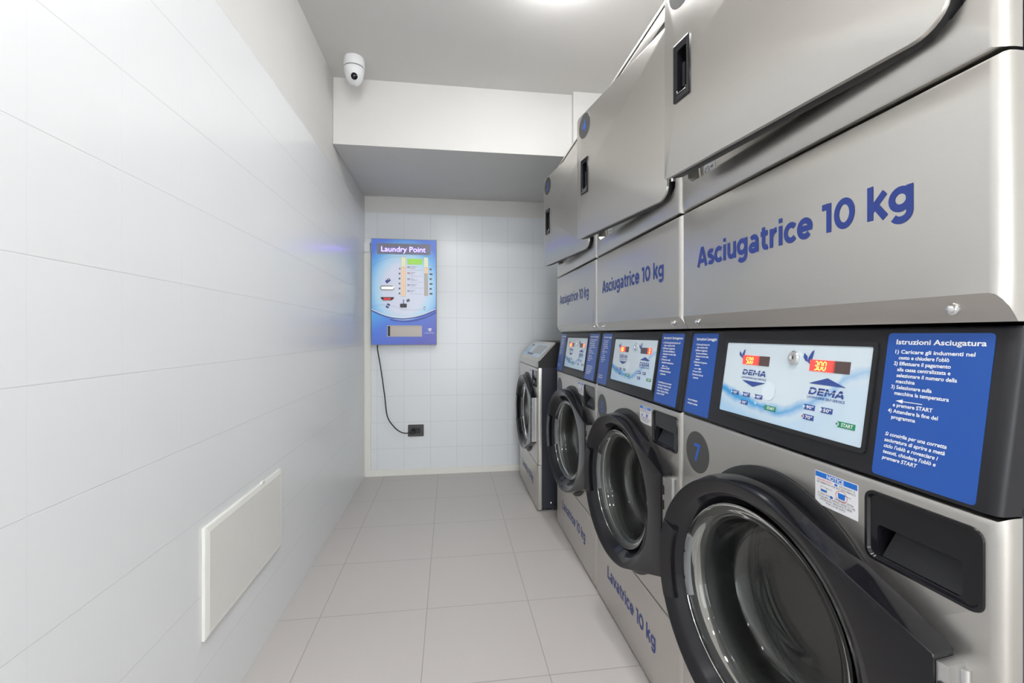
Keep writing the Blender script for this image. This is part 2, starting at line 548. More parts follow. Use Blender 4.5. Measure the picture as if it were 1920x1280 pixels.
# ------------------------------------------------------------------ machines: shared frames
W = 0.700
PITCH = 0.7035
Y_NEAR = [0.420, 0.420 + PITCH, 0.420 + 2 * PITCH]     # near edges of the three stacks
XF = 0.61                                            # front plane of the stacks
def FRONT(t, z, x=0.0):
    """matrix whose xy plane lies on the front: x to the right as one faces the machine, y up"""
    return Matrix(((0, 0, -1, x), (-1, 0, 0, W - t), (0, 1, 0, z), (0, 0, 0, 1)))
SL_D = Vector((0.031, 0, 0.213)).normalized()
def SLOPE(t, q, lift=0.0, base=(-0.004, 0.877), d=SL_D):
    n = Vector((0, -1, 0)).cross(d)
    p = Vector((base[0], W - t, base[1])) + d * q + n * lift
    return Matrix(((0, d.x, n.x, p.x), (-1, d.y, n.y, p.y), (0, d.z, n.z, p.z), (0, 0, 0, 1)))

# ---------------- washer meshes
TC, ZC = 0.344, 0.554              # door opening centre
CY = W - TC
SEAM_Z = 0.284
def w_front(bm):
    n = 24
    z0, z1 = SEAM_Z + 0.0015, 0.874
    def rect(e, ez0, ez1, x):
        return [(x, y, z) for y, z in rect_loop(e, W - e, z0 + ez0, z1 - ez1, n)]
    base = rect_loop(0.014, W - 0.014, z0 + 0.002, z1 - 0.012, n)
    ang = [math.atan2(z - ZC, y - CY) for y, z in base]
    def circ(r, x):
        return [(x, CY + r * math.cos(a), ZC + r * math.sin(a)) for a in ang]
    rings = [circ(0.2375, 0.06), circ(0.2375, 0.004), circ(0.240, 0.000), circ(0.262, 0.0), circ(0.274, 0.0)]
    rings += [rect(0.014, 0.002, 0.012, 0.0), rect(0.0085, 0.001, 0.007, 0.0012), rect(0.004, 0.0, 0.0035, 0.004), rect(0.001, 0.0, 0.001, 0.009),
              rect(0.0, 0.0, 0.0, 0.015), rect(0.0, 0.0, 0.0, 0.026), rect(0.012, 0.012, 0.012, 0.026)]
    rings += [circ(0.274, 0.030)]
    loft(bm, rings, wrap=True)
def cut_drawer(me):
    """recess for the dispenser drawer cut through the steel"""
    o = bpy.data.objects.new('tmp', me)
    C.objects.link(o)
    bm = bmesh.new()
    pr = rrect(W - 0.680, W - 0.536, 0.757, 0.851, 0.012)
    loft(bm, [[(-0.05, y, z) for y, z in pr], [(0.10, y, z) for y, z in pr]], cap0=True, cap1=True)
    cme = finish(bm, 'cut', [])
    co = bpy.data.objects.new('cut', cme)
    C.objects.link(co)
    md = o.modifiers.new('b', 'BOOLEAN')
    md.operation = 'DIFFERENCE'
    md.object = co
    md.solver = 'EXACT'
    bpy.context.view_layer.update()
    dg = bpy.context.evaluated_depsgraph_get()
    out = bpy.data.meshes.new_from_object(o.evaluated_get(dg))
    bpy.data.objects.remove(o)
    bpy.data.objects.remove(co)
    bpy.data.meshes.remove(cme)
    out.name = 'front_panel'
    return out
def w_service(bm):
    n = 10
    z0, z1 = 0.012, SEAM_Z - 0.0015
    def rect(e, ez0, ez1, x):
        return [(x, y, z) for y, z in rect_loop(e, W - e, z0 + ez0, z1 - ez1, n)]
    loft(bm, [rect(0.014, 0.002, 0.004, 0.0), rect(0.0085, 0.001, 0.002, 0.0012), rect(0.004, 0, 0.001, 0.004), rect(0.001, 0, 0, 0.009), rect(0, 0, 0, 0.015), rect(0, 0, 0, 0.026)], cap0=True, cap1=True)
def w_cabinet(bm):
    d0, d1, e = 0.027, 0.76, 0.0015
    addbox(bm, d0, d1, e, 0.012, 0.02, 0.872)
    addbox(bm, d0, d1, W - 0.012, W - e, 0.02, 0.872)
    addbox(bm, d1, d1 + 0.01, e, W - e, 0.02, 1.085)
    addbox(bm, d0 + 0.02, d1, 0.012, W - 0.012, 0.02, 0.03)
    addbox(bm, d0, d1, e, W - e, 0.8725, 0.884)
    addbox(bm, 0.10, d1, e, W - e, 0.885, 1.090)          # housing behind the control panel
    for x in (0.08, 0.70):
        for y in (0.05, W - 0.05):
            lathe(bm, [(0.02, 0.0), (0.02, 0.02)], 'Z', 16, (x, y, 0), cap0=True, cap1=True)
def w_control(bm):
    prof = [(-0.004, 0.8755), (-0.004, 0.879), (0.0265, 1.086), (0.032, 1.0905), (0.0985, 1.0905), (0.0985, 0.8755)]
    ys = [(0.0015, 0.010), (0.0035, 0.004), (0.008, 0.001), (0.014, 0.0)]
    rings = []
    for y, ins in ys:
        rings.append([(x + (ins if i < 3 else 0), y, z) for i, (x, z) in enumerate(prof)])
    for y, ins in reversed(ys):
        rings.append([(x + (ins if i < 3 else 0), W - y, z) for i, (x, z) in enumerate(prof)])
    loft(bm, rings, cap0=True, cap1=True)
ST, SQ0, SQ1, ST1 = 0.170, 0.033, 0.186, 0.527
def w_bezel(bm):     # thin raised black frame round the printed overlay
    o_ = rrect(-0.007, ST1 - ST + 0.007, -0.007, SQ1 - SQ0 + 0.007, 0.006, 3)
    i_ = rrect(0.0, ST1 - ST, 0.0, SQ1 - SQ0, 0.003, 3)
    T0, T1 = SLOPE(ST, SQ0, 0.0002), SLOPE(ST, SQ0, 0.003)
    loft(bm, [[T0 @ Vector((x, y, 0)) for x, y in o_], [T1 @ Vector((x, y, 0)) for x, y in o_], [T1 @ Vector((x, y, 0)) for x, y in i_], [T0 @ Vector((x, y, 0)) for x, y in i_]], wrap=True)
OW, OH = ST1 - ST, SQ1 - SQ0
def OV(u, v, lift=0.0022):
    return SLOPE(ST + u * OW, SQ0 + v * OH, lift)
def w_overlay(bm):
    addpoly(bm, [(0, 0), (OW, 0), (OW, OH), (0, OH)], 0, SLOPE(ST, SQ0, 0.0004), 0.0012)
def blob(bm, u, v, pts, mat, lift=0.0022, k=1.0):
    addpoly(bm, [(x * k, y * k) for x, y in pts], mat, OV(u, v, lift))
def w_art(bm):
    # mats: 0 navy, 1 white, 2 light blue, 3 green, 4 ink
    def wing(u, v, s):
        addpoly(bm, [(0, 0), (0.6 * s, 0.25 * s), (0.75 * s, 1.3 * s), (0.45 * s, 1.1 * s), (0.1 * s, 0.5 * s)], 0, OV(u, v))
        addpoly(bm, [(0, 0), (-0.05 * s, 0.55 * s), (-0.55 * s, 0.95 * s), (-0.62 * s, 0.45 * s), (-0.3 * s, 0.1 * s)], 0, OV(u, v))
        addpoly(bm, [(0.05 * s, 0.0), (0.40 * s, -0.30 * s), (0.45 * s, 0.1 * s)], 0, OV(u, v))
    wing(0.152, 0.800, 0.0135)
    wing(0.658, 0.805, 0.0165)
    for u0, u1, v, hh in ((0.176, 0.384, 0.562, 0.072), (0.685, 0.893, 0.442, 0.079)):
        big_text(bm, 'DEMA', (u1 - u0) * OW * 0.97, hh * OH, OV(u0, v) @ SHEAR, 0)
        addpoly(bm, [(0, 0), ((u1 - u0) * OW, 0), ((u1 - u0) * OW, 0.0007), (0, 0.0007)], 1, OV(u0, v + hh * 0.60, 0.0026))
    text_into(bm, 'LAVANDERIE SELF SERVICE', 0.0052, OV(0.176, 0.512), 0, 0.008, fit_w=0.21 * OW)
    text_into(bm, 'LAVANDERIE SELF SERVICE', 0.0058, OV(0.683, 0.398), 0, 0.008, fit_w=0.212 * OW)
    addpoly(bm, [(0, 0), (0.1 * OW, -0.073 * OH), (0.203 * OW, 0)], 0, OV(0.183, 0.483))
    addpoly(bm, [(0, 0), (0.21 * OW, 0), (0.106 * OW, 0.079 * OH)], 0, OV(0.683, 0.563))
    # pale balloon
    addpoly(bm, [(x, y) for x, y in arc(0, 0, 0.018, 0.019, 0, 342, 19)], 6, OV(0.415, 0.392, 0.0020))
    addpoly(bm, [(x, y) for x, y in arc(0, 0, 0.004, 0.004, 0, 330, 11)], 5, OV(0.325, 0.209))
def keyshape(wd, hg):
    nt_ = hg * 0.30
    return [(0, 0), (wd, 0), (wd, hg), (0, hg), (nt_, hg * 0.75), (nt_ * 1.4, hg * 0.5), (nt_, hg * 0.25)]
def mk_key(txt, u0, v0, wd, hg, colmat):
    def fn(bm):
        addpoly(bm, keyshape(wd, hg), 0, OV(u0, v0, 0.0017), 0.0007)
        text_into(bm, txt, hg * 0.86, OV(u0, v0, 0.0027) @ Matrix.Translation((wd * 0.25, hg * 0.20, 0)), 1, 0.02, fit_w=wd * 0.66)
        addpoly(bm, [(x, y) for x, y in arc(-hg * 0.12, hg * 0.5, hg * 0.2, hg * 0.2, 0, 330, 11)], 2, OV(u0, v0, 0.0020))
    return fn
KEYS = [('90°', 0.104, 0.265, 0.0228, 0.0085), ('60°', 0.205, 0.265, 0.0228, 0.0085), ('40°', 0.310, 0.265, 0.0228, 0.0085), ('30°', 0.195, 0.155, 0.0228, 0.0085),
        ('90°', 0.672, 0.264, 0.0235, 0.0088), ('50°', 0.772, 0.264, 0.0235, 0.0088), ('70°', 0.672, 0.150, 0.0235, 0.0088)]
STARTS = [(0.400, 0.152, 0.0310, 0.0088), (0.870, 0.152, 0.0320, 0.0090)]
def mk_disp(u0, u1, v0, v1):
    def fn(bm):
        addpoly(bm, [(0, 0), ((u1 - u0) * OW, 0), ((u1 - u0) * OW, (v1 - v0) * OH), (0, (v1 - v0) * OH)], 0, OV(u0, v0, 0.0017), 0.0006)
    return fn
def mk_digits(s, u, v, hgt):
    def fn(bm):
        seven(bm, s, OV(u, v, 0.0026), hgt)
    return fn
def w_lock(bm):
    T = OV(0.573, 0.84, 0.0017)
    prof = [(0.0125, 0.0), (0.0125, 0.004), (0.0105, 0.006), (0.006, 0.006), (0.006, 0.0045), (0.0025, 0.0045)]
    rings = [[T @ Vector((r * math.cos(2 * PI * i / 28), r * math.sin(2 * PI * i / 28), a)) for i in range(28)] for r, a in prof]
    loft(bm, rings, cap1=True)
    for sgn in (1,):
        addbox(bm, -0.0008, 0.0008, -0.003, 0.003, 0.0045, 0.0052, 1, T)

DRY_TEXT = [(0.10, 0.922, 'Istruzioni Asciugatura', 0.0098, 0.84), (0.10, 0.858, '1) Caricare gli indumenti nel', 0, 0.76), (0.145, 0.817, "cesto e chiudere l'oblò", 0, 0), (0.10, 0.776, '2) Effettuare il pagamento', 0, 0),
            (0.145, 0.735, 'alla cassa centralizzata e', 0, 0), (0.145, 0.694, 'selezionare il numero della', 0, 0), (0.145, 0.653, 'macchina', 0, 0), (0.10, 0.612, '3) Selezionare sulla', 0, 0),
            (0.145, 0.571, 'macchina la temperatura', 0, 0), (0.145, 0.489, 'e premere START', 0, 0), (0.10, 0.446, '4) Attendere la fine del', 0, 0), (0.145, 0.405, 'programma', 0, 0),
            (0.10, 0.283, 'Si consiglia per una corretta', 0, 0), (0.10, 0.242, 'asciugatura di aprire a metà', 0, 0), (0.10, 0.201, "ciclo l'oblò e rovesciare i", 0, 0), (0.10, 0.160, "tessuti, chiudere l'oblò e", 0, 0), (0.10, 0.119, 'premere START', 0, 0)]
WASH_TEXT = [(0.16, 0.915, 'Istruzioni Lavaggio', 0.0098, 0.80), (0.16, 0.852, '1) Caricare gli indumenti nel', 0, 0), (0.21, 0.815, "cesto e chiudere l'oblò", 0, 0), (0.16, 0.778, '2) Effettuare il pagamento', 0, 0),
             (0.21, 0.741, 'alla cassa centralizzata e', 0, 0), (0.21, 0.704, 'selezionare il numero della', 0, 0), (0.21, 0.667, 'macchina', 0, 0), (0.16, 0.630, '3) Selezionare il programma', 0, 0),
             (0.21, 0.593, 'desiderato', 0, 0), (0.16, 0.512, '4) Premere START', 0, 0), (0.16, 0.473, '5) Attendere la fine del', 0, 0), (0.21, 0.436, 'programma', 0, 0),
             (0.12, 0.155, 'Versare il detergente', 0, 0), (0.12, 0.112, "nell'apposita vaschetta", 0, 0)]
STK = {'wash': (0.018, 0.128, WASH_TEXT, 0.0062), 'dry': (0.546, 0.676, DRY_TEXT, 0.0072)}
SH = 0.204
def mk_sticker(kind):
    t0, t1, lines, size = STK[kind]
    def fn(bm):
        addpoly(bm, rrect(0, t1 - t0, 0, SH, 0.005, 4), 0, SLOPE(t0, 0.003, 0.0002), 0.0004)
    return fn
def mk_sticktext(kind):
    t0, t1, lines, size = STK[kind]
    w_ = t1 - t0
    def fn(bm):
        for u, v, s, sz, fw in lines:
            it = v < 0.30 and kind == 'dry'
            text_into(bm, s, sz or size, SLOPE(t0 + u * w_, 0.003 + v * SH, 0.0009), 0, 0.022, fit_w=fw * w_ if fw else None, sx=0.98 if kind == 'dry' else 0.84, shear=0.2 if it else 0.0)
        va = 0.530 if kind == 'dry' else 0.558
        ua = 0.17 if kind == 'dry' else 0.20
        T = SLOPE(t0 + ua * w_, 0.003 + va * SH, 0.0009)
        if kind == 'dry':
            addpoly(bm, [(0.008, -0.0005), (0.036, -0.0005), (0.036, 0.0005), (0.008, 0.0005)], 0, T)
            addpoly(bm, [(0, 0), (0.010, -0.0028), (0.010, 0.0028)], 0, T)
        else:
            addpoly(bm, [(0.0, -0.0005), (0.026, -0.0005), (0.026, 0.0005), (0.0, 0.0005)], 0, T)
            addpoly(bm, [(0.034, 0), (0.024, 0.0028), (0.024, -0.0028)], 0, T)
    return fn

def w_badge(bm):
    addpoly(bm, arc(0, 0, 0.051, 0.051, 0, 354, 59), 0, FRONT(0.076, 0.787, -0.0002), 0.0005)
def mk_num(ch, T, size, mat=0):
    def fn(bm):
        text_into(bm, ch, size, T @ Matrix.Translation((0, -size * 0.36, 0)), mat, 0.022, align='CENTER')
    return fn
def w_notice(bm):
    addpoly(bm, [(0, 0), (0.080, 0), (0.080, 0.055), (0, 0.055)], 0, FRONT(0.441, 0.798, -0.0002), 0.0004)
def w_noticeprint(bm):
    # mats: 0 blue, 1 white, 2 ink, 3 red
    def A(x, y, l=-0.0008): return FRONT(0.441 + x, 0.798 + y, l)
    addpoly(bm, [(0, 0), (0.078, 0), (0.078, 0.0085), (0, 0.0085)], 0, A(0.001, 0.0455))
    text_into(bm, 'NOTICE', 0.0090, A(0.0395, 0.0466, -0.0011), 1, 0.02, align='CENTER')
    text_into(bm, 'HIGH EFFICIENCY', 0.0042, A(0.004, 0.0405), 3, 0.004, fit_w=0.030)
    text_into(bm, 'DETERGENT IS', 0.0042, A(0.047, 0.0405), 2, 0.004, fit_w=0.028)
    addpoly(bm, arc(0, 0, 0.0030, 0.0022, 0, 330, 11), 0, A(0.041, 0.0420))
    text_into(bm, 'RECOMMENDED FOR BEST PERFORMANCE', 0.0042, A(0.004, 0.0362), 2, 0.004, fit_w=0.072)
    addpoly(bm, [(0, 0), (0.0115, 0), (0.0115, 0.0035), (0, 0.0035)], 0, A(0.012, 0.0235))
    ribbon(bm, [(0, 0.0085), (0, 0), (0.0115, 0), (0.0115, 0.0085)], 0.0006, A(0.012, 0.0235, -0.0010), 2)
    ribbon(bm, [(0, 0.0085), (0.022, 0.0070)], 0.0006, A(0.012, 0.0235, -0.0010), 2)
    addpoly(bm, [(0.001, 0), (0.0125, 0), (0.0135, 0.009), (0, 0.009)], 0, A(0.0445, 0.0225))
    ribbon(bm, arc(0.0068, 0.0045, 0.0105, 0.0085, 0, 360, 30), 0.0007, A(0.0445, 0.0225, -0.0010), 3, True)
    ribbon(bm, [(0.013, 0.008), (0.024, 0.0075)], 0.0006, A(0.0445, 0.0225, -0.0010), 2)
    text_into(bm, 'IF USING NON', 0.0042, A(0.005, 0.0180), 2, 0.004, fit_w=0.024)
    addpoly(bm, arc(0, 0, 0.0030, 0.0022, 0, 330, 11), 0, A(0.0325, 0.0192))
    text_into(bm, 'DETERGENT, EXTRA', 0.0042, A(0.039, 0.0180), 2, 0.004, fit_w=0.034)
    for k, s in enumerate(('CYCLES MAY BE NEEDED. REFER TO THE', 'DETERGENT MANUFACTURER', 'FOR DOSE INFO')):
        text_into(bm, s, 0.0042, A(0.040, 0.0136 - 0.0042 * k), 2, 0.004, align='CENTER', fit_w=(0.070, 0.060, 0.036)[k])
def w_drawer(bm):
    """black frame of the detergent dispenser with a deep finger pocket"""
    y0, y1, z0, z1 = W - 0.6805, W - 0.5355, 0.7565, 0.8515
    def rr(e, r, x): return [(x, y, z) for y, z in rrect(y0 + e, y1 - e, z0 + e, z1 - e, r, 5)]
    def pk(a0, a1, b0, b1, r, x): return [(x, y, z) for y, z in rrect(y0 + a0, y1 - a1, z0 + b0, z1 - b1, r, 5)]
    loft(bm, [rr(-0.003, 0.014, 0.001), rr(-0.002, 0.0135, -0.0025), rr(0.002, 0.011, -0.0025), rr(0.004, 0.010, 0.0015),
              pk(0.022, 0.014, 0.006, 0.045, 0.006, 0.002), pk(0.024, 0.018, 0.007, 0.040, 0.005, 0.030)], cap1=True)
def w_drawerlip(bm):   # lighter lower flap inside the pocket
    y0, y1, z0 = W - 0.656, W - 0.556, 0.7635
    loft(bm, [[(0.0035, y0, z0), (0.0035, y1, z0), (0.022, y1 - 0.008, z0 + 0.044), (0.022, y0, z0 + 0.044)],
              [(0.008, y0, z0), (0.008, y1, z0), (0.026, y1 - 0.008, z0 + 0.044), (0.026, y0, z0 + 0.044)]], cap0=True, cap1=True)

# washer door, in its own frame: origin on the hinge axis at door centre height, y towards the free side, x into the machine
DL, DR, DH = 0.311, 0.248, 0.142
def door_angles():
    return sorted(set([round(2 * PI * i / 120, 5) for i in range(120)]) | {round(math.atan2(DH, -DL) % (2 * PI), 5), round(math.atan2(-DH, -DL) % (2 * PI), 5)})
def door_outline(a, grow=0.0):
    """distance from ring centre to the outline: a circle drawn out to the hinge edge"""
    R, L, H = DR + grow, DL, DH + grow * 0.5
    D = math.hypot(L, H)
    phi = math.acos(R / D)
    base = math.atan2(H, -L)           # direction to the hinge corner
    t = base - phi                     # tangent point angle
    a = a % (2 * PI)
    m = a if a <= PI else 2 * PI - a   # symmetric
    if m <= t:
        return R
    if m <= base:                      # tangent line
        return R / math.cos(m - t)
    return L / -math.cos(m)
ANG = door_angles()
def d_ring(r, x): return [(x, DL + r * math.cos(a), r * math.sin(a)) for a in ANG]
def d_out(g, x): return [(x, DL + door_outline(a, g) * math.cos(a), door_outline(a, g) * math.sin(a)) for a in ANG]
def d_frame(bm):
    loft(bm, [d_ring(0.199, 0.052), d_ring(0.199, 0.036), d_ring(0.206, 0.030), d_ring(0.215, 0.012), d_ring(0.222, 0.006), d_ring(0.2405, 0.0008), d_ring(0.2425, 0.0),
              d_out(-0.0022, 0.0), d_out(-0.0006, 0.0010), d_out(0.0055, 0.030), d_out(0.004, 0.040), d_out(0.0, 0.052)], wrap=True)
def sector(bm, prof, a0, a1, n=24, mat=0):
    rings = []
    for i in range(n + 1):
        a = math.radians(a0 + (a1 - a0) * i / n)
        rings.append([(x, DL + r * math.cos(a), r * math.sin(a)) for r, x in prof])
    loft(bm, rings, cap0=True, cap1=True, mat=mat)
def d_handle(bm):
    sector(bm, [(0.2484, 0.012), (0.2486, 0.0035), (0.2460, -0.0008), (0.212, 0.0012), (0.2085, 0.004), (0.2085, 0.014)], -21.5, 22)
def d_liner(bm):
    sector(bm, [(0.199, 0.045), (0.199, 0.0315), (0.191, 0.0285), (0.189, 0.045)], -20, 21)
    for a in (-9, 9):
        aa = math.radians(a)
        lathe(bm, [(0.004, 0.0285), (0.004, 0.0315)], 'X', 12, (0, DL + 0.195 * math.cos(aa), 0.195 * math.sin(aa)), mat=1, cap0=True)
def d_glass(bm):
    # outer skin faces the drum, inner skin faces the viewer
    inner = [(0.0004, 0.150), (0.09, 0.149), (0.128, 0.145), (0.1435, 0.137), (0.1525, 0.122), (0.158, 0.088), (0.163, 0.058), (0.170, 0.0375), (0.178, 0.031), (0.183, 0.0285), (0.187, 0.0295), (0.190, 0.027), (0.1935, 0.0275), (0.1962, 0.030)]
    outer = [(0.1965, 0.042), (0.192, 0.046), (0.184, 0.047), (0.178, 0.052), (0.171, 0.066), (0.166, 0.092), (0.160, 0.127), (0.150, 0.145), (0.132, 0.153), (0.09, 0.157), (0.0004, 0.158)]
    lathe(bm, inner + outer, 'X', 96, (0, DL, 0))
def d_hinge(bm):
    addbox(bm, 0.004, 0.046, -0.013, -0.0005, -0.135, 0.135)
    for z in (-0.10, -0.06, 0.06, 0.10):
        addbox(bm, 0.001, 0.004, -0.010, -0.003, z - 0.012, z + 0.012, 1)
    lathe(bm, [(0.0055, -0.13), (0.0055, 0.13)], 'Z', 14, (0.03, -0.015, 0), cap0=True, cap1=True)
def w_gasket_shade(bm):
    lathe(bm, [(0.2365, 0.012), (0.2365, -0.0004), (0.2680, -0.0008), (0.2680, -0.005), (0.250, -0.0095), (0.232, -0.006), (0.222, 0.016), (0.222, 0.060), (0.212, 0.085), (0.204, 0.092), (0.204, 0.100), (0.214, 0.110), (0.240, 0.115), (0.240, 0.062)], 'X', 72, (0, CY, ZC), wrap=True)  # rubber boot seal; wide black outer flange stands in for contact shade and reflection
def w_drum(bm):
    c = (0, CY, ZC)
    lathe(bm, [(0.205, 0.118), (0.213, 0.130), (0.245, 0.140), (0.248, 0.15), (0.248, 0.46), (0.235, 0.475), (0.19, 0.475), (0.182, 0.466), (0.165, 0.466), (0.157, 0.475), (0.12, 0.475), (0.10, 0.462), (0.0005, 0.458)], 'X', 72, c)
    for k in range(3):        # lifter ribs
        a = PI / 2 + 2 * PI * k / 3 + 0.5
        e = Vector((0, math.cos(a), math.sin(a)))
        t = Vector((0, -math.sin(a), math.cos(a)))
        base = Vector(c)
        r0 = [base + e * 0.249 + t * s for s in (-0.035, 0.035)]
        r1 = [base + e * 0.19 + t * s for s in (0.012, -0.012)]
        prof = r0 + r1
        loft(bm, [[p + Vector((0.17, 0, 0)) for p in prof], [p + Vector((0.45, 0, 0)) for p in prof]], cap0=True, cap1=True)
def w_lettering(bm):
    big_text(bm, 'Lavatrice 10 kg', 0.420, 0.047, FRONT(0.134, 0.132, -0.0005))

# overlay art material: pale blue print with waves of water
def overlay_mat():
    m, nt, b = newmat('printed_water_overlay')
    tc = N(nt, 'ShaderNodeTexCoord')
    sp = N(nt, 'ShaderNodeSeparateXYZ')
    nt.links.new(tc.outputs['Generated'], sp.inputs['Vector'])
    def math_(op, a, b__=None, clamp=False):
        n = N(nt, 'ShaderNodeMath', operation=op, use_clamp=clamp)
        for i, v in enumerate((a, b__)):
            if v is None: continue
            if isinstance(v, (int, float)): n.inputs[i].default_value = v
            else: nt.links.new(v, n.inputs[i])
        return n.outputs[0]
    u = math_('SUBTRACT', 1.0, sp.outputs['Y'])
    v = sp.outputs['Z']
    cu = N(nt, 'ShaderNodeFloatCurve')
    cm = cu.mapping.curves[0]
    P = [(0.0, 0.33), (0.14, 0.26), (0.27, 0.205), (0.39, 0.175), (0.50, 0.165), (0.59, 0.215), (0.66, 0.29), (0.75, 0.39), (0.84, 0.54), (0.88, 0.66), (1.0, 0.75)]
    cm.points[0].location = P[0]
    cm.points[1].location = P[-1]
    for p in P[1:-1]: cm.points.new(*p)
    cu.mapping.update()
    nt.links.new(u, cu.inputs['Value'])
    nz = N(nt, 'ShaderNodeTexNoise', Scale=26.0, Detail=3.0)
    nt.links.new(tc.outputs['Object'], nz.inputs['Vector'])
    wob = math_('MULTIPLY', math_('SUBTRACT', nz.outputs['Fac'], 0.5), 0.16)
    d = math_('ADD', math_('SUBTRACT', v, cu.outputs[0]), wob)
    band = math_('SUBTRACT', 1.0, math_('MULTIPLY', math_('ABSOLUTE', d), 11.0), True)         # narrow stream
    below = math_('MULTIPLY', math_('SUBTRACT', 0.0, d), 5.0, True)                           # water under it
    fade = math_('SUBTRACT', 1.15, u, True)
    strong = math_('MULTIPLY', band, math_('ADD', 0.30, math_('MULTIPLY', fade, 0.95)), True)
    under = math_('MULTIPLY', below, math_('ADD', 0.10, math_('MULTIPLY', fade, 0.75)), True)
    m1 = N(nt, 'ShaderNodeMix', data_type='RGBA')
    m1.inputs['A'].default_value = (0.62, 0.71, 0.77, 1)
    m1.inputs['B'].default_value = (0.36, 0.58, 0.80, 1)
    nt.links.new(under, m1.inputs['Factor'])
    m2 = N(nt, 'ShaderNodeMix', data_type='RGBA')
    nt.links.new(m1.outputs['Result'], m2.inputs['A'])
    m2.inputs['B'].default_value = (0.06, 0.34, 0.68, 1)
    nt.links.new(strong, m2.inputs['Factor'])
    nt.links.new(m2.outputs['Result'], b.inputs['Base Color'])
    b.inputs['Roughness'].default_value = 0.3
    return m
M['overlay'] = overlay_mat()

CABLE_GAP = 0.0
def washer_door(root, loc, ang):
    d = link('door', mesh('w_door', d_frame, M['black'], 28), root, loc, ang)
    link('door_glass', mesh('w_glass', d_glass, M['glass'], 60), d)
    link('door_handle', mesh('w_handle', d_handle, M['black'], 35), d)
    link('handle_liner', mesh('w_liner', d_liner, [M['greyplastic'], M['blackmatt']], 35), d)['label'] = 'grey strip behind the handle'
    link('hinge', mesh('w_hinge', d_hinge, [M['zinc'], M['blackmatt']], 35), d)['label'] = 'zinc plated hinge'
    return d

def washer_base(root, ang, num=None):
    link('cabinet', mesh('w_cabinet', w_cabinet, M['cabinet'], 35), root)['label'] = 'dark grey painted side and back'
    if 'w_front' not in CACHE:
        bm = bmesh.new()
        w_front(bm)
        me = cut_drawer(finish(bm, 'w_front', M['steel']))
        for p in me.polygons: p.use_smooth = True
        me.set_sharp_from_angle(angle=math.radians(30))
        CACHE['w_front'] = me
    link('front_panel', CACHE['w_front'], root)
    sp_ = link('service_panel', mesh('w_service', w_service, M['steel'], 30), root)
    link('lettering', mesh('w_lettering', w_lettering, M['letter']), sp_)['label'] = 'blue lettering Lavatrice 10 kg'
    dr = link('detergent_drawer', mesh('w_drawer', w_drawer, M['black'], 35), root)
    link('drawer_flap', mesh('w_drawerlip', w_drawerlip, M['panel'], 35), dr)
    ns = link('notice_sticker', mesh('w_notice', w_notice, M['notice']), root)
    link('notice_print', mesh('w_noticeprint', w_noticeprint, [M['noticeblue'], M['white'], M['ink'], M['red']]), ns)
    link('door_gasket_shade_rim', mesh('w_gasket_shade', w_gasket_shade, M['rubber'], 35), root)
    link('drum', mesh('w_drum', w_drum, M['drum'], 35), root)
    washer_door(root, (-0.035, 0.045, ZC), ang)
    if num:
        bd = link('number_badge', mesh('w_badge', w_badge, M['badge']), root)
        link('numeral', mesh('w_num' + num, mk_num(num, FRONT(0.076, 0.787, -0.0010), 0.062), M['badgeblue']), bd)

def washer_controls(root, right_digits):
    link('control_panel', mesh('w_control', w_control, M['panel'], 40), root)
    ov = link('display_overlay', mesh('w_overlay', w_overlay, M['overlay']), root)
    link('overlay_frame', mesh('w_bezel', w_bezel, M['blackmatt'], 35), ov)
    link('overlay_print', mesh('w_art', w_art, [M['navy'], M['white'], M['lightblue'], M['green'], M['ink'], M['lightblue'], M['pale']]), ov)
    link('price_display', mesh('w_dispL', mk_disp(0.168, 0.393, 0.703, 0.830), M['display']), ov)['label'] = 'lit red washing price display'
    if right_digits == '3.00':
        link('price_display', mesh('w_dispR', mk_disp(0.675, 0.900, 0.705, 0.834), M['display']), ov)['label'] = 'lit red drying price display'
        link('digits', mesh('w_digR', mk_digits('3.00', 0.705, 0.722, 0.0140), M['digit']), ov)
    else:
        link('price_display', mesh('w_dispR0', mk_disp(0.675, 0.900, 0.705, 0.834), M['display_last']), ov)['label'] = 'drying price display lit at its last digit'
        link('digits', mesh('w_digR0', mk_digits('0', 0.855, 0.722, 0.0140), M['digit']), ov)
    link('digits', mesh('w_digL', mk_digits('5.00', 0.200, 0.720, 0.0125), M['digit']), ov)
    link('key_lock', mesh('w_lock', w_lock, [M['chrome'], M['blackmatt']], 35), ov)
    for k, (s, u, v, wd, hg) in enumerate(KEYS):
        link('temperature_key', mesh('w_key%d' % k, mk_key(s, u, v, wd, hg, 0), [M['navy'], M['white'], M['red'] if k == 6 else M['white']]), ov)
    for k, (u, v, wd, hg) in enumerate(STARTS):
        link('start_key', mesh('w_start%d' % k, mk_key('START', u, v, wd, hg, 0), [M['green'], M['white'], M['ink']]), ov)
    for kind in ('wash', 'dry'):
        st = link('instruction_sticker', mesh('w_st' + kind, mk_sticker(kind), M['blue']), root)
        st['label'] = 'blue washing instructions' if kind == 'wash' else 'blue drying instructions'
        link('sticker_text', mesh('w_stt' + kind, mk_sticktext(kind), M['white']), st)

